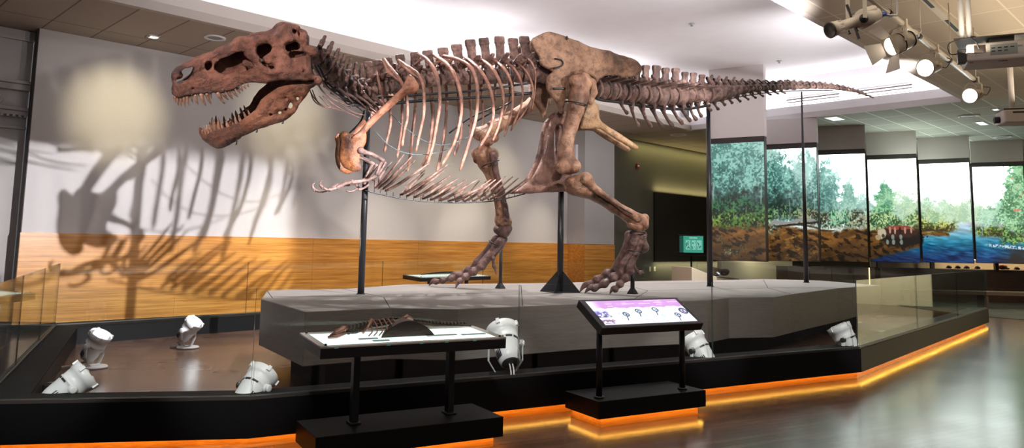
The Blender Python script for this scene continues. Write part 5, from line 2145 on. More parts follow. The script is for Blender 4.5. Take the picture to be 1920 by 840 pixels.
for (zx, zy) in ((432, 742), (543, 668), (682, 612)):       # little clamps under the jaw
    q = sk(zx, zy, -.17)
    p = SO + SX * q[0] + SY * -float(hw_lo(q[0])) * 1.02 + SZ * q[1]
    bb = MB()
    bb.tube([p + SZ * .03 - SY * .012, p - SZ * .02 - SY * .012, p - SZ * .03 + SY * .03], .006, 6)
    bb.build('clamp', MAT['steel'], jaw)

# ---------------- vertebra shapes (unit: length 1 along x, height 1 = centrum diameter)


def vert_shape(kind):
    f = Field((-.75, -1.2, -.75), (.85, 1.2, 2.75), .042)
    prof = [(-.47, .50), (-.38, .49), (-.15, .36), (.15, .36), (.38, .49), (.47, .50)]
    if kind == 'caudal':
        prof = [(-.55, .53), (-.44, .50), (-.18, .31), (.18, .31), (.44, .50), (.55, .53)]
    for (a, ra), (b, rb) in zip(prof[:-1], prof[1:]):
        f.cap((a * .78, 0, 0), (b * .78, 0, 0), ra * .96, rb * .96, .02)
    f.bx((.62, 0, 0), (.17, .8, .8), 0, True, 0.0)
    f.bx((-.62, 0, 0), (.17, .8, .8), 0, True, 0.0)
    if kind == 'dorsal':
        f.bx((0, 0, .62), (.30, .26, .28), .08)
        f.bx((.03, 0, 1.45), (.32, .085, .85), .08, r=.05)
        f.bx((.03, 0, 2.15), (.36, .14, .22), .08, r=.07)
        for s in (-1, 1):
            f.cap((0, s * .2, .75), (.12, s * .85, 1.12), .19, .14, .08, sq=(.8, 1, 1.3))
            f.cap((-.1, s * .25, .2), (-.2, s * .42, .45), .16, .12, .08)
            f.cap((.25, s * .14, .85), (.55, s * .16, .80), .12, .09, .05)
            f.cap((-.25, s * .14, .85), (-.5, s * .18, .95), .12, .09, .05)
    elif kind == 'cervical':
        f.bx((0, 0, .55), (.36, .34, .22), .08)
        f.bx((.05, 0, 1.05), (.18, .13, .60), .1, r=.08)
        f.cap((.05, 0, 1.2), (.12, 0, 1.95), .19, .15, .1, sq=(1, 1.2, 1))
        for s in (-1, 1):
            f.cap((0, s * .3, .5), (-.05, s * .72, .10), .20, .20, .1)
            f.cap((-.05, s * .72, .10), (.0, s * .75, -.25), .20, .13, .08)
            f.cap((.2, s * .28, .7), (.62, s * .42, .86), .16, .17, .08)
            f.cap((-.2, s * .28, .65), (-.55, s * .48, .62), .15, .14, .08)
    elif kind == 'caudal':
        f.bx((0, 0, .50), (.30, .18, .18), .08)
        f.bx((.10, 0, .98), (.30, .07, .46), .08, r=.04)
        f.bx((.12, 0, 1.34), (.34, .10, .11), .06, r=.05)
        for s in (-1, 1):
            f.cap((0, s * .3, .42), (.22, s * 1.05, .46), .17, .12, .1, sq=(.7, 1, 1.7))
            f.cap((-.2, s * .12, .72), (-.58, s * .16, .88), .10, .08, .05)
            f.cap((.25, s * .10, .75), (.5, s * .10, .80), .09, .07, .05)
    else:
        f.bx((0, 0, .50), (.34, .22, .16), .08)
        f.cap((.1, 0, .7), (.48, 0, 1.0), .14, .11, .08)
        for s in (-1, 1):
            f.cap((-.2, s * .22, .6), (-.68, s * .24, .86), .13, .10, .06)
            f.cap((0, s * .35, .15), (.05, s * .62, .2), .14, .09, .08)
    f.rough(.035, 4.5, 4)
    V, F = f.mesh()
    return np_mesh(kind + '_shape', V, F)


VS = {k: vert_shape(k) for k in ('dorsal', 'cervical', 'caudal', 'distal')}
for k, m in (('dorsal', 'vertebra'), ('cervical', 'vertebra'), ('caudal', 'tail'), ('distal', 'tail')):
    VS[k].materials.append(MAT[m])


def put_vert(name, kind, p, tx, L, W, H):
    o = bpy.data.objects.new(name, VS[kind])
    COL.objects.link(o)
    o.parent = ROOT
    tx = V3(tx).normalized()
    ty = ZD.cross(tx).normalized()
    tz = tx.cross(ty)
    M = Matrix((tx * L, ty * W, tz * H)).transposed().to_4x4()
    M.translation = p
    o.matrix_local = WM[ROOT].inverted() @ M
    return o


def column(name, kind, rows, ratio, width=1.0, lenf=.92):
    """rows: (px, py of the centrum, py of the spine tip); ratio: spine height in centrum diameters"""
    pts = [spine_at(r[0], r[1]) for r in rows]
    for i, r in enumerate(rows):
        a, c = pts[max(i - 1, 0)], pts[min(i + 1, len(pts) - 1)]
        tx = (c - a)
        L = tx.length / (2 if 0 < i < len(pts) - 1 else 1) * lenf
        s = FPX / pts[i].y
        H = (r[1] - r[2]) / s / ratio
        tx.z = tx.z * .8 + tx.length * random.uniform(-.06, .06)
        L *= random.uniform(.93, 1.06)
        H *= random.uniform(.95, 1.04)
        put_vert(name, kind, pts[i], tx, L, H * width, H)
    return pts


cerv = [(590, 108, 52), (603, 124, 61), (617, 138, 75), (631, 151, 88), (646, 163, 101), (661, 170, 116), (676, 173, 120)]
pc = column('cervical_vertebra', 'cervical', cerv, 2.05, 1.1, .95)
dors = [(695, 171, 113), (716, 168, 110), (738, 164, 106), (760, 160, 100), (784, 156, 94), (810, 152, 91), (837, 149, 86), (864, 147, 79), (889, 145, 74), (915, 143, 71), (939, 142, 67), (964, 141, 66), (988, 141, 66)]
pdv = column('dorsal_vertebra', 'dorsal', dors, 2.36, 1.0, .98)
column('sacral_vertebra', 'dorsal', [(1012, 142, 70), (1040, 144, 76), (1068, 148, 88), (1094, 154, 104)], 2.36, .9, 1.0)
ca = [(1122, 168, 112), (1139, 170, 114), (1156, 172, 116), (1174, 174, 117), (1193, 176, 118), (1212, 178, 120), (1231, 180, 122), (1250, 181, 125), (1268, 181, 128), (1285, 180, 132), (1301, 179, 135), (1317, 178, 138)]
pca = column('caudal_vertebra', 'caudal', ca, 1.46, 1.0, .97)
cb = [(1332, 177, 141), (1346, 175, 142), (1360, 173, 144), (1374, 171, 145), (1388, 168.5, 146), (1402, 167, 147), (1416, 165.5, 147), (1430, 164.5, 148), (1444, 164, 148.5), (1458, 163.5, 149), (1471, 163, 149), (1484, 162.5, 149), (1497, 162.2, 150), (1509, 162, 150.5), (1521, 162, 151), (1533, 162.4, 152),
      (1544, 163, 153), (1555, 163.8, 155), (1566, 164.8, 156.5), (1577, 166.4, 158.5), (1587, 168, 161), (1597, 170, 163.5), (1606, 172, 166.5), (1615, 175, 170), (1622, 177.6, 173.5), (1629, 180, 177), (1635, 182.6, 180)]
pcb = column('caudal_vertebra', 'distal', cb, 1.08, .95, .98)

# chevrons under the tail
ch = [(1163, 190, 1177, 214, 5), (1183, 194, 1198, 239, 5), (1202, 197, 1221, 239, 6), (1222, 198, 1243, 240, 6), (1241, 199, 1262, 239, 6), (1259, 199, 1280, 233, 5.5), (1276, 198, 1295, 228, 5.5), (1292, 197, 1306, 226, 5), (1307, 195, 1316, 220, 5), (1323, 194, 1334, 208, 4.5), (1338, 191, 1348, 206, 4.5), (1353, 188, 1360, 198, 4.5),
      (1367, 185, 1374, 194, 4), (1381, 182, 1389, 191, 4), (1395, 180, 1404, 187, 3.5), (1409, 177, 1418, 184, 3.2), (1423, 175, 1432, 181, 3), (1437, 173, 1446, 178, 3), (1451, 172, 1460, 176, 2.6), (1464, 171, 1473, 175, 2.4)]
for (xa, ya, xb, yb, r) in ch:
    p, q = spine_at(xa, ya), spine_at((xa + xb) / 2, yb)
    q = spine_at(xb, yb)
    q = at(xb, yb, p.y + (q.y - p.y) * .6)
    s = p.y / FPX
    r *= .8
    lat = V3((.55, -.83, 0))
    m1 = p.lerp(q, .3)
    bb = MB()
    bow = (q - p).length * .10
    bb.tube([p + lat * r * s * 1.5 + ZD * .02, m1 + V3((-bow * .5, 0, 0)), p.lerp(q, .65) + V3((-bow * .6, 0, 0)), q.lerp(p, .12), q], [r * s * .75, r * s * .78, r * s * .6, r * s * 1.0, r * s * .7], 9, jit=.25)
    bb.tube([p - lat * r * s * 1.5 + ZD * .02, m1 + V3((-bow * .5, 0, 0))], [r * s * .7, r * s * .7], 8)
    bb.build('chevron', MAT['tail'], ROOT)


# ---------------- ribs
def z2(x, y):
    return (580 + x * .3928, 60 + y * .3928)


ribs = [
    ([(318, 190), (330, 230), (345, 290), (356, 352)], .016, .16, .30),
    ([(355, 128), (385, 170), (430, 225), (462, 300), (468, 400), (452, 480), (443, 545)], .020, .34, .36),
    ([(425, 135), (470, 165), (518, 200), (542, 250), (548, 320), (545, 400), (530, 470), (508, 572)], .021, .42, .36),
    ([(520, 105), (562, 132), (600, 190), (620, 270), (622, 350), (610, 430), (590, 540), (560, 640)], .023, .46, .36),
    ([(592, 108), (650, 148), (692, 205), (716, 270), (727, 350), (718, 430), (690, 530), (630, 640)], .024, .50, .38),
    ([(640, 115), (715, 132), (768, 168), (797, 232), (803, 320), (795, 410), (765, 520), (718, 662)], .024, .52, .40),
    ([(742, 120), (802, 168), (846, 232), (870, 300), (879, 380), (863, 460), (808, 558)], .023, .52, .40),
    ([(800, 120), (858, 158), (896, 212), (921, 280), (925, 350), (906, 440), (872, 527)], .022, .50, .38),
    ([(868, 125), (920, 165), (955, 220), (970, 290), (965, 380), (930, 500)], .019, .46, .36),
    ([(925, 138), (974, 172), (1004, 220), (1018, 280), (1011, 350), (988, 412), (962, 472)], .016, .42, .34),
    ([(985, 140), (1030, 182), (1060, 240), (1068, 300), (1040, 360), (1000, 420), (976, 444)], .014, .36, .32),
    ([(1030, 116), (1063, 148), (1079, 200), (1075, 290), (1062, 372)], .013, .32, .30)]
for i, (pts, r, wm, wt) in enumerate(ribs):
    n = len(pts)
    P = []
    for j, (x, y) in enumerate(pts):
        u = j / (n - 1)
        w = np.interp(u, [0, .22, .5, .75, 1.0], [.10, wm * .78, wm, wm * .98, wt])
        P.append(side_at(*z2(x, y), float(w)))
    C = catmull(P, 40)
    u = np.linspace(0, 1, 40)
    rad = r * np.interp(u, [0, .06, .18, .5, .85, .97, 1], [1.25, 1.25, 1.30, .95, .80, .85, .45])
    for sd in (1, -1):
        Q = [V3(p) if sd > 0 else mirror(V3(p)) for p in C]
        bb = MB()
        bb.tube(Q, rad, 10, flat=.68, fdir=TS, jit=.22)
        # the second head of the rib, reaching down to the centrum
        h0, h1 = Q[4], Q[0] + TN * (-.06 * sd) - ZD * .13 - TS * .02
        bb.tube([h0, h0.lerp(h1, .5) + ZD * .01, h1], [r * .9, r * .7, r * .85], 8, flat=.7)
        if i in (1, 2):
            bb.tube([Q[2] - TS * .01, Q[8] - TS * .03 - ZD * .02, Q[14] - TS * .012], [r * 1.5, r * 2.3, r * .8], 9, flat=.35, fdir=TS)
        bb.build('rib', MAT['rib'], ROOT)

# neck ribs: flat spikes running back along the neck
for i, (px, py, ex, ey, r) in enumerate([(613, 150, 645, 186, .018), (628, 163, 662, 200, .024), (643, 172, 684, 206, .030), (660, 176, 706, 214, .032), (676, 178, 716, 216, .030), (692, 178, 722, 212, .030)]):
    p, q = spine_at(px, py), spine_at(ex, ey)
    for s in (1, -1):
        lat = V3((.35, -.94, 0)) * (.13 * s)
        bb = MB()
        bb.tube([p + lat * 1.05 + ZD * .03, p + lat * 1.2 - ZD * .04, p.lerp(q, .45) + lat * 1.1, q + lat * .9], [r * .9, r * 1.7, r * 1.0, r * .25], 9, flat=.45, fdir=V3((.8, .3, -.5)), jit=.2)
        bb.build('cervical_rib', MAT['vertebra'], ROOT)
for i, (pts, r) in enumerate([([(580, 165), (590, 190), (613, 204)], .007), ([(585, 168), (600, 195), (637, 206)], .008), ([(598, 180), (620, 200), (650, 210)], .007), ([(605, 180), (640, 205), (675, 221)], .008), ([(640, 196), (662, 210), (683, 216)], .007), ([(576, 160), (588, 182), (596, 192)], .006),
                              ([(576, 112), (590, 145), (606, 172), (632, 190), (660, 200)], .010), ([(580, 108), (597, 142), (614, 166), (640, 186)], .011)]):
    bb = MB()
    C = catmull([at(x, y, float(np.interp(x, _dx, _dy)) - .16) for x, y in pts], 16)
    bb.tube(C, [r * math.sin(PI * (.12 + .84 * k / 15)) ** .5 for k in range(16)], 7, flat=.8)
    bb.build('neck_spine_rod', MAT['vertebra'], ROOT)

# ---------------- belly ribs
belly = [z2(*p) for p in [(330, 748), (400, 768), (480, 786), (560, 798), (640, 806), (720, 808), (800, 806), (880, 800), (960, 786), (1010, 772)]]
gst = [((318, 742), (452, 584)), ((330, 746), (492, 590)), ((350, 750), (505, 612)), ((368, 757), (578, 622)), ((440, 776), (662, 632)), ((470, 782), (660, 648)), ((505, 788), (676, 684)), ((545, 795), (712, 698)), ((585, 800), (750, 704)), ((625, 804), (800, 706)), ((668, 806), (838, 736)), ((705, 807), (868, 704)), ((745, 807), (890, 704)),
       ((785, 806), (938, 688)), ((825, 803), (972, 690)), ((862, 800), (1000, 696)), ((900, 795), (1040, 700))]
for i, (a, c) in enumerate(gst):
    pa_, pc_ = z2(*a), z2(*c)
    mx_, my_ = (pa_[0] * .52 + pc_[0] * .48), (pa_[1] * .40 + pc_[1] * .60)
    P = [side_at(*pa_, .02), side_at(pa_[0] * .75 + pc_[0] * .25, pa_[1] * .80 + pc_[1] * .20, .16), side_at(pa_[0] * .48 + pc_[0] * .52, pa_[1] * .52 + pc_[1] * .48, .32), side_at(*pc_, .40)]
    C = catmull(P, 18)
    rad = [(.021 if i < 13 else .017) * (math.sin(PI * (.16 + .80 * k / 17)) ** .6) for k in range(18)]
    for s in (1, -1):
        bb = MB()
        bb.tube([V3(p) if s > 0 else mirror(V3(p)) for p in C], rad, 8, flat=.75, jit=.2)
        bb.build('belly_rib', MAT['gastralia'], ROOT)
bb = MB()
C = catmull([side_at(*z2(x, y), 0.0) for x, y in [(268, 757), (345, 776), (430, 793), (520, 806), (610, 813), (700, 815), (790, 813), (880, 806), (960, 790), (1030, 772)]], 50)
bb.tube(C, .0075, 8)
for k in range(3, 48, 2):
    p = V3(C[k])
    bb.tube([p, p + ZD * .055], .004, 5)
bb.build('belly_rail', MAT['steel'], ROOT)

# ---------------- shoulder girdle and arms
ZS = [z2(*p) for p in [(472, 205), (500, 218), (526, 262), (505, 292), (470, 300), (400, 362), (330, 430), (288, 485), (268, 500), (228, 494), (240, 478), (270, 450), (330, 378), (400, 306), (442, 262)]]
plate('shoulder_blade', ZS, .46, .018, .022, MAT['scapula'], edge=.06, h=.011, amp=.004, bend=lambda X, Z: -.27 * sstep(Z.max() - .1, Z.min() + .05, Z))
ZCo = [z2(*p) for p in [(148, 490), (170, 468), (210, 486), (240, 480), (272, 478), (272, 520), (262, 545), (246, 572), (244, 610), (254, 645), (236, 666), (196, 662), (160, 632), (148, 580), (152, 520)]]
plate('coracoid', ZCo, .19, .014, .03, MAT['coracoid'], edge=.10, h=.011, amp=.006, bend=lambda X, Z: .12 * sstep(.0, -.35, X - X.max() + .12) * -1 + .0 * Z)


def s5(x, y):
    return (590 + x / 6.0, 240 + y / 6.0)


for sgn in (1, -1):
    def AP(x, y, w=.40):
        p = side_at(*s5(x, y), w - .18)
        return p if sgn > 0 else mirror(p)
    limb('upper_arm', [(AP(515, 255), .034), (AP(560, 272), .028), (AP(640, 295), .022), (AP(720, 335), .024), (AP(765, 368), .030)], MAT['arm'], [(AP(520, 240), .03)], h=.008, amp=.003, freq=14, k=.01)
    limb('forearm', [(AP(755, 380), .024), (AP(730, 430), .016), (AP(695, 515), .022)], MAT['arm'], [], h=.007, amp=.003, freq=14, k=.01)
    limb('forearm', [(AP(790, 395, .36), .022), (AP(760, 450, .36), .013), (AP(712, 525, .37), .018)], MAT['arm'], [], h=.007, amp=.003, freq=14, k=.01)
    hand = limb('hand', [(AP(685, 545), .024), (AP(600, 585), .018), (AP(480, 608), .022), (AP(420, 605), .026), (AP(345, 622), .020), (AP(260, 668), .024)], MAT['arm'], [(AP(660, 575, .37), .024), (AP(560, 620, .36), .018), (AP(460, 600, .37), .02)], h=.007, amp=.004, freq=16, k=.01)
    bb = MB()
    bb.tube(catmull([AP(255, 670), AP(200, 688), AP(140, 692), AP(95, 675)], 10), [.018, .013, .015, .013, .017, .013, .012, .014, .016, .016], 9)
    bb.tube(catmull([AP(95, 678), AP(68, 650), AP(62, 620), AP(78, 596), AP(95, 590)], 10), [.017, .018, .017, .015, .013, .011, .009, .007, .004, .001], 9, flat=.7)
    bb.build('finger', MAT['arm'], hand)
    bb = MB()
    bb.tube(catmull([AP(610, 635), AP(570, 665), AP(520, 690), AP(485, 690)], 8), [.015, .012, .015, .011, .013, .011, .013, .012], 9)
    bb.tube(catmull([AP(490, 692), AP(465, 682), AP(460, 662)], 6), [.014, .013, .011, .008, .004, .001], 9, flat=.7)
    bb.build('finger', MAT['arm'], hand)


# ---------------- pelvis
def z3(x, y):
    return (850 + x / 3.0, 40 + y / 3.0)


IL = [z3(*p) for p in [(436, 112), (460, 86), (500, 66), (545, 56), (600, 76), (650, 95), (700, 111), (760, 140), (850, 162), (930, 192), (1000, 216), (1030, 240), (1046, 275), (1032, 306), (985, 322), (930, 312), (860, 306), (815, 326), (806, 350), (790, 318), (745, 296), (700, 290), (660, 316), (650, 360), (632, 430), (618, 505), (600, 520),
                       (582, 470), (552, 420), (524, 372), (530, 312), (560, 285), (520, 262), (490, 240), (480, 200), (456, 160)]]
plate('ilium', IL, .24, .022, .030, MAT['pelvis'], edge=.10, amp=.012, freq=5.0,
      bend=lambda X, Z: .07 * sstep(X.max() - .55, X.max(), X) + .05 * np.exp(-((Z - 3.62) / .10) ** 2) * -.0)
for s in (1, -1):      # rim of the hip socket and ridge above it
    def HP(x, y, w):
        p = side_at(*z3(x, y), w)
        return p if s > 0 else mirror(p)
    limb('hip_socket', [(HP(640, 420, .27), .045), (HP(652, 350, .30), .048), (HP(690, 305, .33), .05), (HP(745, 312, .33), .05), (HP(780, 345, .30), .05), (HP(788, 400, .27), .05), (HP(770, 450, .24), .045)], MAT['pelvis'], amp=.01, h=.013)
PB = [z3(*p) for p in [(545, 560), (600, 500), (640, 520), (650, 600), (640, 700), (640, 800), (690, 905), (730, 935), (700, 950), (600, 958), (520, 965), (400, 968), (345, 962), (400, 915), (460, 850), (500, 760), (520, 680)]]
plate('pubis', [(p[0], p[1]) for p in PB], .09, .022, .03, MAT['pubis'], edge=.12, amp=.010, freq=6.0, holes=[[z3(*p) for p in [(572, 600), (610, 590), (612, 680), (585, 760), (560, 700)]]])
ISC = [z3(*p) for p in [(760, 452), (800, 458), (818, 490), (826, 550), (870, 590), (950, 640), (1032, 698), (1036, 722), (1002, 714), (930, 672), (860, 628), (815, 606), (715, 608), (720, 570), (738, 500)]]
plate('ischium', ISC, .10, .018, .022, MAT['ischium'], edge=.06, amp=.005, h=.011)

# ---------------- legs


def D(x, y, dep):
    return at(x, y, dep)


k140 = lambda r, dep: r * dep / FPX


def chain(rows):
    return [(at(x, y, d), r * d / FPX) for x, y, r, d in rows]


limb('femur', chain([(1090, 152, 17, 9.40), (1086, 178, 18.5, 9.36), (1079, 207, 16, 9.33), (1070, 236, 13.5, 9.31), (1063, 265, 12.5, 9.30), (1061, 290, 14.5, 9.30), (1064, 310, 18, 9.30)]), MAT['limb'],
     chain([(1078, 152, 12, 9.34), (1099, 157, 12, 9.40), (1083, 158, 15, 9.55), (1055, 314, 13, 9.22), (1076, 312, 14, 9.26), (1066, 314, 14, 9.40), (1075, 200, 8, 9.24)]), amp=.008, freq=6)
limb('tibia', chain([(1084, 348, 20, 9.36), (1098, 353, 18, 9.36), (1118, 365, 13, 9.42), (1150, 386, 11.5, 9.48), (1178, 404, 13, 9.54), (1196, 416, 17, 9.58)]), MAT['limb'],
     chain([(1072, 352, 13, 9.42), (1097, 337, 14, 9.30), (1070, 342, 10, 9.30), (1206, 413, 10, 9.62)]), amp=.007, freq=7)
limb('fibula', chain([(1100, 336, 12, 9.22), (1110, 350, 8, 9.26), (1140, 371, 5, 9.33), (1175, 397, 5, 9.42), (1196, 411, 7, 9.48)]), MAT['limb'], amp=.004, freq=9, h=.011, k=.02)
limb('ankle', chain([(1184, 420, 9, 9.54), (1196, 424, 12, 9.56), (1206, 421, 11, 9.60)]), MAT['limb'], chain([(1208, 410, 9, 9.62)]), amp=.005, h=.012)
for a in ([(1180, 441, 9, 9.62), (1178, 452, 7, 9.62), (1170, 472, 6.4, 9.66), (1160, 492, 7.2, 9.72), (1156, 502, 8.6, 9.74)], [(1192, 441, 10, 9.56), (1188, 455, 8, 9.56), (1180, 475, 7, 9.60), (1170, 495, 8, 9.64), (1166, 506, 9.4, 9.66)],
          [(1204, 441, 9, 9.58), (1200, 456, 7.4, 9.58), (1192, 474, 6.6, 9.60), (1184, 492, 7.4, 9.60), (1179, 503, 9.2, 9.60)]):
    limb('metatarsal', chain(a), MAT['foot'], amp=.005, freq=10, h=.010, k=.02)
limb('ankle_bone', chain([(1205, 452, 8, 9.66), (1208, 464, 8, 9.68), (1203, 470, 6, 9.68)]), MAT['foot'], amp=.004, h=.010)


def toe(rows, claw, mat='foot'):
    """row of toe bones (px, py, r, depth) and a claw tip"""
    pts = chain(rows)
    bl, segs = [], []
    for (p, r), (q, s) in zip(pts[:-1], pts[1:]):
        segs.append([(p, r), (p.lerp(q, .5), (r + s) * .29), (q, s * .96)])
    lo = np.min([np.array(p) - r for p, r in pts], 0) - .05
    hi = np.max([np.array(p) + r for p, r in pts], 0) + .05
    f = Field(lo, hi, .009)
    for sg in segs:
        f.chain([(tuple(p), r) for p, r in sg], .008)
    f.rough(.004, 14, 1)
    V, F = f.mesh()
    o = add_bone('toe', V, F, MAT[mat])
    e, r = pts[-1]
    c1 = at(*claw[:3])
    mid = e.lerp(c1, .5) + ZD * r * .7
    bb = MB()
    bb.tube(catmull([e, mid, c1], 9), [r * .95, r * .98, r * .92, r * .82, r * .70, r * .55, r * .40, r * .24, r * .04], 10, flat=.75, fdir=ZD)
    bb.build('claw', MAT[mat], o)


toe([(1154, 506, 9, 9.74), (1139, 513, 8.4, 9.78), (1119, 524, 7.8, 9.82), (1104, 533, 7.0, 9.84)], (1086, 549.0, 9.84))
toe([(1164, 510, 9.8, 9.66), (1150, 520, 9.2, 9.68), (1133, 532, 8.4, 9.70), (1115, 540, 7.4, 9.72)], (1096, 550, 9.72))
toe([(1180, 508, 9.2, 9.60), (1172, 521, 8.6, 9.60), (1162, 533, 7.8, 9.60), (1154, 542, 6.8, 9.60)], (1143, 551.5, 9.58))
toe([(1188, 500, 5, 9.66), (1194, 508, 4.4, 9.68), (1199, 512, 4, 9.68)], (1209, 514, 9.68))
limb('femur', chain([(1048, 158, 15, 10.02), (1000, 194, 13, 9.92), (955, 222, 12, 9.82), (925, 240, 14, 9.75), (908, 252, 16, 9.72)]), MAT['limb'], chain([(897, 250, 12, 9.70), (915, 263, 12, 9.66), (926, 258, 10, 9.8)]), amp=.007, freq=7)
limb('tibia', chain([(908, 290, 19, 9.74), (912, 305, 16, 9.78), (922, 328, 12, 9.84), (933, 360, 11, 9.94), (941, 390, 11.5, 10.04), (942, 412, 15, 10.1)]), MAT['limb'], chain([(892, 288, 10, 9.7), (924, 290, 12, 9.8), (894, 300, 7, 9.72), (951, 418, 9, 10.14)]), amp=.007, freq=7)
limb('fibula', chain([(926, 290, 8, 9.62), (930, 320, 5, 9.7), (942, 360, 4.5, 9.84), (950, 410, 6, 10.0)]), MAT['foot'], amp=.003, h=.010, k=.02)
limb('ankle', chain([(934, 430, 9, 10.08), (944, 434, 12, 10.1), (952, 428, 9, 10.14)]), MAT['foot'], amp=.005, h=.012)
for a in ([(930, 450, 9, 10.12), (922, 460, 7, 10.14), (908, 478, 7, 10.2), (896, 492, 9, 10.24)], [(938, 452, 9, 10.06), (930, 463, 7, 10.08), (916, 480, 7, 10.12), (904, 496, 9, 10.14)], [(944, 448, 8, 10.16), (938, 462, 6, 10.18), (924, 478, 6, 10.24), (910, 490, 7, 10.3)]):
    limb('metatarsal', chain(a), MAT['foot'], amp=.005, freq=10, h=.010, k=.02)
toe([(893, 496, 9, 10.26), (880, 506, 8.6, 10.32), (864, 517, 8, 10.38), (846, 522, 7.4, 10.46), (830, 526, 6.6, 10.54), (818, 528, 6, 10.6)], (804, 536, 10.62))
toe([(903, 499, 9, 10.14), (888, 509, 8.4, 10.16), (873, 519, 7.4, 10.18), (864, 526, 6.4, 10.2)], (854, 541, 10.2))
toe([(908, 492, 7.5, 10.3), (890, 502, 7, 10.42), (872, 509, 6.4, 10.5), (858, 514, 5.6, 10.58)], (840, 522, 10.66))
toe([(921, 470, 4.6, 10.1), (924, 484, 4.2, 10.1), (926, 498, 4.0, 10.12)], (931, 516, 10.12))

# ---------------- steel mount


def post(pxb, pyb, pyt, r0, r1, base=None, name='support_post'):
    b0 = onz(pxb, pyb, PZ)
    # height where the post passes pixel row pyt
    lo_, hi_ = PZ, 5.0
    for _ in range(40):
        m = (lo_ + hi_) / 2
        if pr(V3((b0.x, b0.y, m)))[1] > pyt:
            lo_ = m
        else:
            hi_ = m
    bb = MB()
    bb.cyl(b0, V3((b0.x, b0.y, lo_)), r0, 16, r1)
    if base == 'fins':
        bb.obox(b0 + ZD * .006, TS, TN, ZD, .16, .16, .006)
        for k in range(4):
            a = PI / 4 + k * PI / 2
            dv = TS * math.cos(a) + TN * math.sin(a)
            bb.prism([(0, 0), (.27, 0), (.27, .012), (.045, .27), (0, .27)], dv, ZD, dv.cross(ZD), b0, -.007, .007)
    elif base == 'small':
        bb.tube([b0, b0 + ZD * .012, b0 + ZD * .09], [.075, .07, .02], 4, smooth=False)
    else:
        bb.cyl(b0, b0 + ZD * .008, r0 * 1.3, 16)
    bb.build(name, MAT['steel'], ROOT)
    return b0, lo_


post(676.5, 551.5, 196, .040, .034)
post(1050, 548, 352, .042, .040, 'fins')
post(1331.5, 537, 196, .048, .034)
post(1512, 530, 172, .046, .014)
post(938, 541, 456, .024, .02, 'small')
post(1186, 551, 502, .030, .026, 'small')


def rod(pts, r, off=0.0):
    bb = MB()
    C = catmull([spine_at(x, y) - V3((0, off, 0)) for x, y in pts], 30)
    bb.tube(C, r, 8)
    bb.build('mount_rod', MAT['steel'], ROOT)


rod([(596, 128), (612, 160), (640, 184), (672, 194), (697, 197)], .016, .12)
rod([(604, 128), (622, 162), (650, 182), (690, 190)], .012, .16)
rod([(655, 199), (720, 197), (800, 190), (900, 184), (1000, 176)], .019, .06)
rod([(690, 188), (800, 180), (900, 172), (1000, 158)], .014, .10)
rod([(1108, 172), (1120, 186), (1160, 192), (1220, 201), (1280, 205), (1330, 198)], .022, .02)
rod([(1330, 194), (1400, 180), (1470, 172), (1560, 170)], .008, .04)
for (pts, r) in (([(1037, 166), (1060, 166)], .012), ([(1040, 110), (1052, 112), (1056, 120), (1048, 126), (1038, 128)], .010), ([(1062, 68), (1064, 74)], .016)):
    bb = MB()
    bb.tube(catmull([side_at(x, y, .31) for x, y in pts], 10), r, 8)
    bb.build('mount_strap', MAT['steel'], ROOT)
for (xa, ya, xb, yb, dep) in ((1062, 190, 1098, 196, 9.22), (1108, 360, 1116, 372, 9.36), (1150, 380, 1158, 392, 9.42), (1178, 470, 1204, 472, 9.5), (1184, 434, 1210, 436, 9.5), (905, 312, 934, 300, 9.62), (918, 452, 934, 462, 10.0)):
    p, q = at(xa, ya, dep), at(xb, yb, dep)
    m = p.lerp(q, .5) - V3((0, .05, 0))
    bb = MB()
    bb.tube(catmull([p + V3((0, .08, 0)), p, m, q, q + V3((0, .08, 0))], 14), .009, 7)
    bb.build('mount_strap', MAT['steel'], ROOT)
for pts in ([(1105, 172), (1096, 205), (1078, 240), (1070, 275)], [(1096, 338), (1120, 356), (1160, 386), (1186, 402)]):
    bb = MB()
    bb.tube(catmull([at(x, y, 9.36) for x, y in pts], 14), .009, 7)
    bb.build('mount_rod', MAT['steel'], ROOT)
for sgn in (1, -1):
    for pts in ([(390, 392), (450, 450), (540, 515), (640, 540), (740, 510), (830, 462), (900, 425)], [(310, 470), (380, 540), (470, 580), (590, 580), (700, 545)]):
        if sgn < 0 and pts[0][0] == 390:
            continue
        C = catmull([side_at(*z2(x, y), -.30 * sgn) for x, y in pts], 24)
        bb = MB()
        bb.tube(C, .0045, 6)
        bb.build('spacer_cable', MAT['wire'], ROOT)
# slim far brace bars that run down to the chest
for pts in ([(684, 205), (676, 228), (655, 250)], [(928, 200), (880, 222), (842, 250)], [(960, 190), (915, 215), (878, 236)]):
    bb = MB()
    bb.tube(catmull([at(x, y, 9.0 if x < 700 else 9.75) for x, y in pts], 10), .011, 7)
    bb.build('mount_rod', MAT['steel'], ROOT)
# ------------------------------------------------------------------ light
def spot(name, loc, target, power, col, size, blend=.3, radius=.05):
    l = bpy.data.lights.new(name, 'SPOT')
    l.energy, l.color = power, col
    l.spot_size, l.spot_blend = math.radians(size), blend
    l.shadow_soft_size = radius
    o = bpy.data.objects.new(name, l)
    COL.objects.link(o)
    o.location = loc
    o.rotation_euler = (V3(target) - V3(loc)).to_track_quat('-Z', 'Y').to_euler()
    return o


def area(name, loc, target, power, col, sx, sy, up='Y'):
    l = bpy.data.lights.new(name, 'AREA')
    l.energy, l.color = power, col
    l.shape, l.size, l.size_y = 'RECTANGLE', sx, sy
    o = bpy.data.objects.new(name, l)
    COL.objects.link(o)
    o.location = loc
    o.rotation_euler = (V3(target) - V3(loc)).to_track_quat('-Z', up).to_euler()
    return o


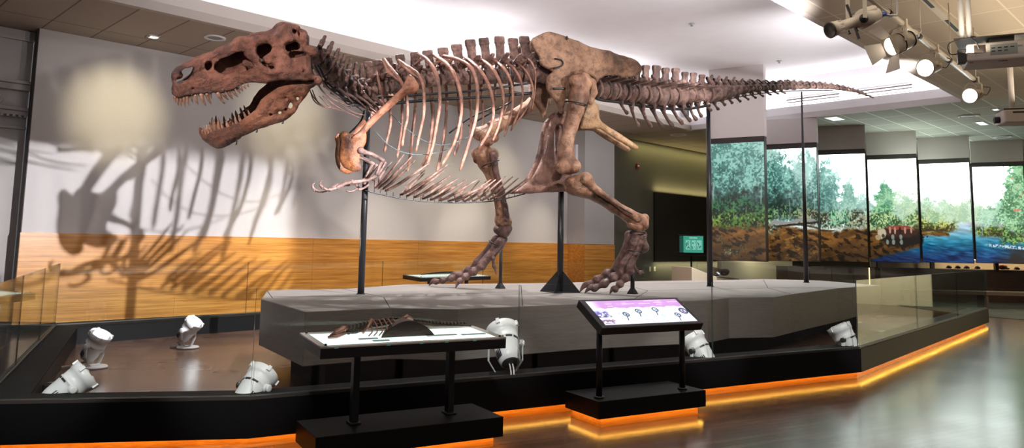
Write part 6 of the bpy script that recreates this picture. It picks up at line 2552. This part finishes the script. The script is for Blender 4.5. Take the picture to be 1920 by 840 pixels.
def cove(name, u0, v0, u1, v1, z, power, col):
    """strip light hidden in the cove, shining up at the raised ceiling"""
    a, c = rm(u0, v0, z), rm(u1, v1, z)
    l = bpy.data.lights.new(name, 'AREA')
    l.energy, l.color = power, col
    l.shape, l.size, l.size_y = 'RECTANGLE', (c - a).length, .12
    o = bpy.data.objects.new(name, l)
    COL.objects.link(o)
    o.location = a.lerp(c, .5)
    d = (c - a).normalized()
    # local -Z up, local X along the cove
    zl = -ZD
    yl = zl.cross(d)
    o.rotation_euler = Matrix((d, yl, zl)).transposed().to_euler()
    return o


def profile_beam(name, loc, target, power, col, size, x0, x1, y0, y1, soft=.02, radius=.03):
    """profile spotlight whose framing shutters cut the beam to a rectangle (tangents off the axis)"""
    o = spot(name, loc, target, power, col, size, .05, radius)
    l = o.data
    l.use_nodes = True
    nt = l.node_tree
    em = nt.nodes['Emission']
    tc = node(nt, 'ShaderNodeTexCoord')
    sp = node(nt, 'ShaderNodeSeparateXYZ')
    nt.links.new(tc.outputs['Normal'], sp.inputs[0])
    zz = node(nt, 'ShaderNodeMath', operation='ABSOLUTE')
    nt.links.new(sp.outputs['Z'], zz.inputs[0])
    prod = None
    for ax, a, b in (('X', x0, x1), ('Y', y0, y1)):
        dv = node(nt, 'ShaderNodeMath', operation='DIVIDE')
        nt.links.new(sp.outputs[ax], dv.inputs[0])
        nt.links.new(zz.outputs[0], dv.inputs[1])
        for e0, e1 in ((a - soft, a + soft), (b + soft, b - soft)):
            mr = node(nt, 'ShaderNodeMapRange', interpolation_type='SMOOTHSTEP')
            mr.inputs['From Min'].default_value, mr.inputs['From Max'].default_value = min(e0, e1), max(e0, e1)
            mr.inputs['To Min'].default_value, mr.inputs['To Max'].default_value = (0, 1) if e0 < e1 else (1, 0)
            nt.links.new(dv.outputs[0], mr.inputs['Value'])
            if prod is None:
                prod = mr.outputs['Result']
            else:
                m = node(nt, 'ShaderNodeMath', operation='MULTIPLY')
                nt.links.new(prod, m.inputs[0])
                nt.links.new(mr.outputs['Result'], m.inputs[1])
                prod = m.outputs[0]
    nt.links.new(prod, em.inputs['Strength'])
    return o


CW = (1.0, .965, 1.0)
for nm, v, s in (('cove_light_back', VL - .20, 1), ('cove_light_near', VR + .20, -1)):
    for u0, u1 in ((-5, 2), (2, 9), (9, UR)):
        o = cove(nm, u0, v, u1, v, ZC + .20, 50, CW)
        o.rotation_euler = (Matrix.Rotation(math.radians(38) * s, 3, UD) @ o.rotation_euler.to_matrix()).to_euler()
cove('cove_light_far', UR + .05, VL + .3, UR + .05, VR - .3, ZC + .36, 110, CW)
# added fill at both cove ledges evening out the raised ceiling, without fittings
for u in (-2, 2.5, 7, 11.5):
    spot('ceiling_fill', tuple(rm(u, VR - .02, ZC + .30)), tuple(rm(u + .4, 5.4, ZU)), 100, CW, 120, 1.0, .15)
    spot('ceiling_fill', tuple(rm(u, VL + .08, ZC + .30)), tuple(rm(u - .4, 5.8, ZU)), 60, CW, 120, 1.0, .15)
for u in (2, 6.5, 11):
    spot('ceiling_fill', tuple(rm(u, 10.2, 3.9)), tuple(rm(u + 1.0, 5.4, ZU)), 800, CW, 74, 1.0, .1)  # more added ceiling fill from below the near soffit, no fitting
for u in (3.4, 6.2, 9.2, 12.2):
    spot('platform_top_fill', tuple(rm(u, 6.0, ZU - .06)), tuple(rm(u, 5.8, 0)), 1300, (1.0, .95, .94), 84, .7, .06)  # added overhead to brighten the platform top but not its sides
area('near_soffit_fill', rm(9, 11.5, 3.75), rm(9, 11.6, 4.8), 60, (1.0, .84, .62), 7, .2)  # added fill that brightens the near soffit, no fitting on the pipe
area('far_soffit_fill', rm(21, 7, 3.6), rm(21, 7.05, 4.8), 60, (.88, 1.0, .86), 6, .3)  # added fill that brightens the far soffit, hangs free

# the profile spotlight at the upper right throws the ribs' shadow on the wall
lp = PROF[0] + PROF[1] * .30
tgt = onplane(235, 440, W0, VD)
profile_beam('profile_spot_beam', tuple(lp), tuple(tgt), 5000, (.98, .95, 1.0), 70, -.20, .27, -.26, .125)
spot('pipe_spot_beam', (3.95, 7.0, 3.75), (.2, 9.4, 2.4), 700, (1.0, .92, .88), 55, .6, .05)
spot('pipe_spot_beam', (5.0, 8.9, 3.6), (2.4, 11.0, 2.9), 500, (1.0, .92, .90), 60, .6, .05)
spot('pipe_spot_beam', (6.0, 10.9, 3.6), (5.2, 13.6, 3.5), 300, (1.0, .92, .90), 50, .6, .05)
spot('track_spot_beam', (-3.2, 3.6, 4.6), (-2.4, 7.4, 3.2), 1150, (1.0, .90, .86), 44, .6, .06)
spot('track_spot_beam', (1.0, 3.4, 4.6), (.9, 9.6, 2.0), 700, (1.0, .93, .90), 50, .6, .06)
# narrow fill spots added to brighten the lamps along the front kerb
for src, dst, e, c in (((-1.6, .8, 4.6), (-3.38, 5.72, .36), 1500, 11), ((-.6, .9, 4.6), (-2.03, 5.88, .36), 1500, 11), ((-.6, 1.6, 4.6), (-.06, 6.88, .58), 1300, 9), ((2.6, 2.0, 4.6), (2.04, 8.12, .42), 1500, 9), ((4.6, 3.0, 4.6), (4.12, 9.25, .42), 1500, 9)):
    spot('kerb_lamp_fill', src, dst, e, (1.0, .97, .96), c, .8, .04)
for u in (4.0, 6.6, 9.2, 11.8):
    spot('dado_fill', tuple(rm(u, 2.1, 4.72)), tuple(rm(u, 0, .45)), 400, (1.0, .88, .70), 44, 1.0, .08)  # added fill to brighten the wood panels of the back wall
# floor spots
spot('floor_spot_beam', tuple(V3((L1.x, L1.y, ZI + .235)) + V3((.5, -.1, .86)) * .16), (-2.0, 7.4, 3.4), 120, (1.0, .95, .92), 40, .5, .06)
spot('floor_spot_beam', tuple(V3((L2.x, L2.y, ZI + .235)) + V3((.62, -.18, .76)) * .16), (-1.6, 8.4, 2.4), 120, (1.0, .95, .92), 50, .5, .06)
# warm wall washers
for (px, py, dep, e) in ((235, 190, 12.3, 360), (590, 190, 14.0, 330), (905, 300, 16.5, 260), (1000, 300, 18.0, 260)):
    tgt = at(px, py, dep)
    q = V3((tgt.x, tgt.y, 0)) + VD * 2.6
    spot('wall_washer', (q.x, q.y, 4.6), tuple(tgt), e, (1.0, .86, .56), 36, 1.0, .1)
# added fill over the near floor; lit ceiling panel in the far hall
area('hall_fill_near', rm(2, 12.5, 4.7), rm(2, 12.5, 0), 140, (1.0, .86, .70), 8, 3)
q = onz(1841, 231, ZC - .03)
area('panel_light', tuple(q), (q.x, q.y, 0), 60, (.90, 1.0, .90), .55, .16)
# cove strip over the far olive wall and light under the niche panel
area('alcove_strip', rm(19, .25, 4.72), rm(19, -.05, 3.6), 26, (1.0, .86, .36), 6, .08)
area('niche_strip_top', rm(20, .14, 3.26), rm(20, .02, 3.9), 22, (1.0, .84, .40), 5.5, .05)
area('niche_strip_low', rm(20, .16, 1.0), rm(20, .02, .3), 26, (1.0, .88, .52), 5.5, .05)
area('partition_light', (15.0, 15.1, 2.6), (16.0, 15.9, 1.0), 260, (1.0, .90, .66), 4.6, .3)
q = at(1420, 480, 23.0)
area('low_partition_light', (q.x, q.y, 1.6), (q.x + .2, q.y + .8, .7), 16, (1.0, .90, .62), 2.4, .1)

w = bpy.data.worlds.new('world')
scn.world = w
w.use_nodes = True
bg = w.node_tree.nodes['Background']
bg.inputs['Color'].default_value = (.55, .52, .56, 1)
bg.inputs['Strength'].default_value = .18

scn.view_settings.view_transform = 'Standard'
scn.view_settings.look = 'None'
scn.view_settings.exposure = 0.0
scn.view_settings.gamma = 1.0
scn.view_settings.use_curve_mapping = False
scn.cycles.use_denoising = True
scn.cycles.max_bounces = 10
scn.cycles.transparent_max_bounces = 16
scn.cycles.sample_clamp_indirect = 6.0
scn.cycles.caustics_reflective = False
scn.cycles.caustics_refractive = False
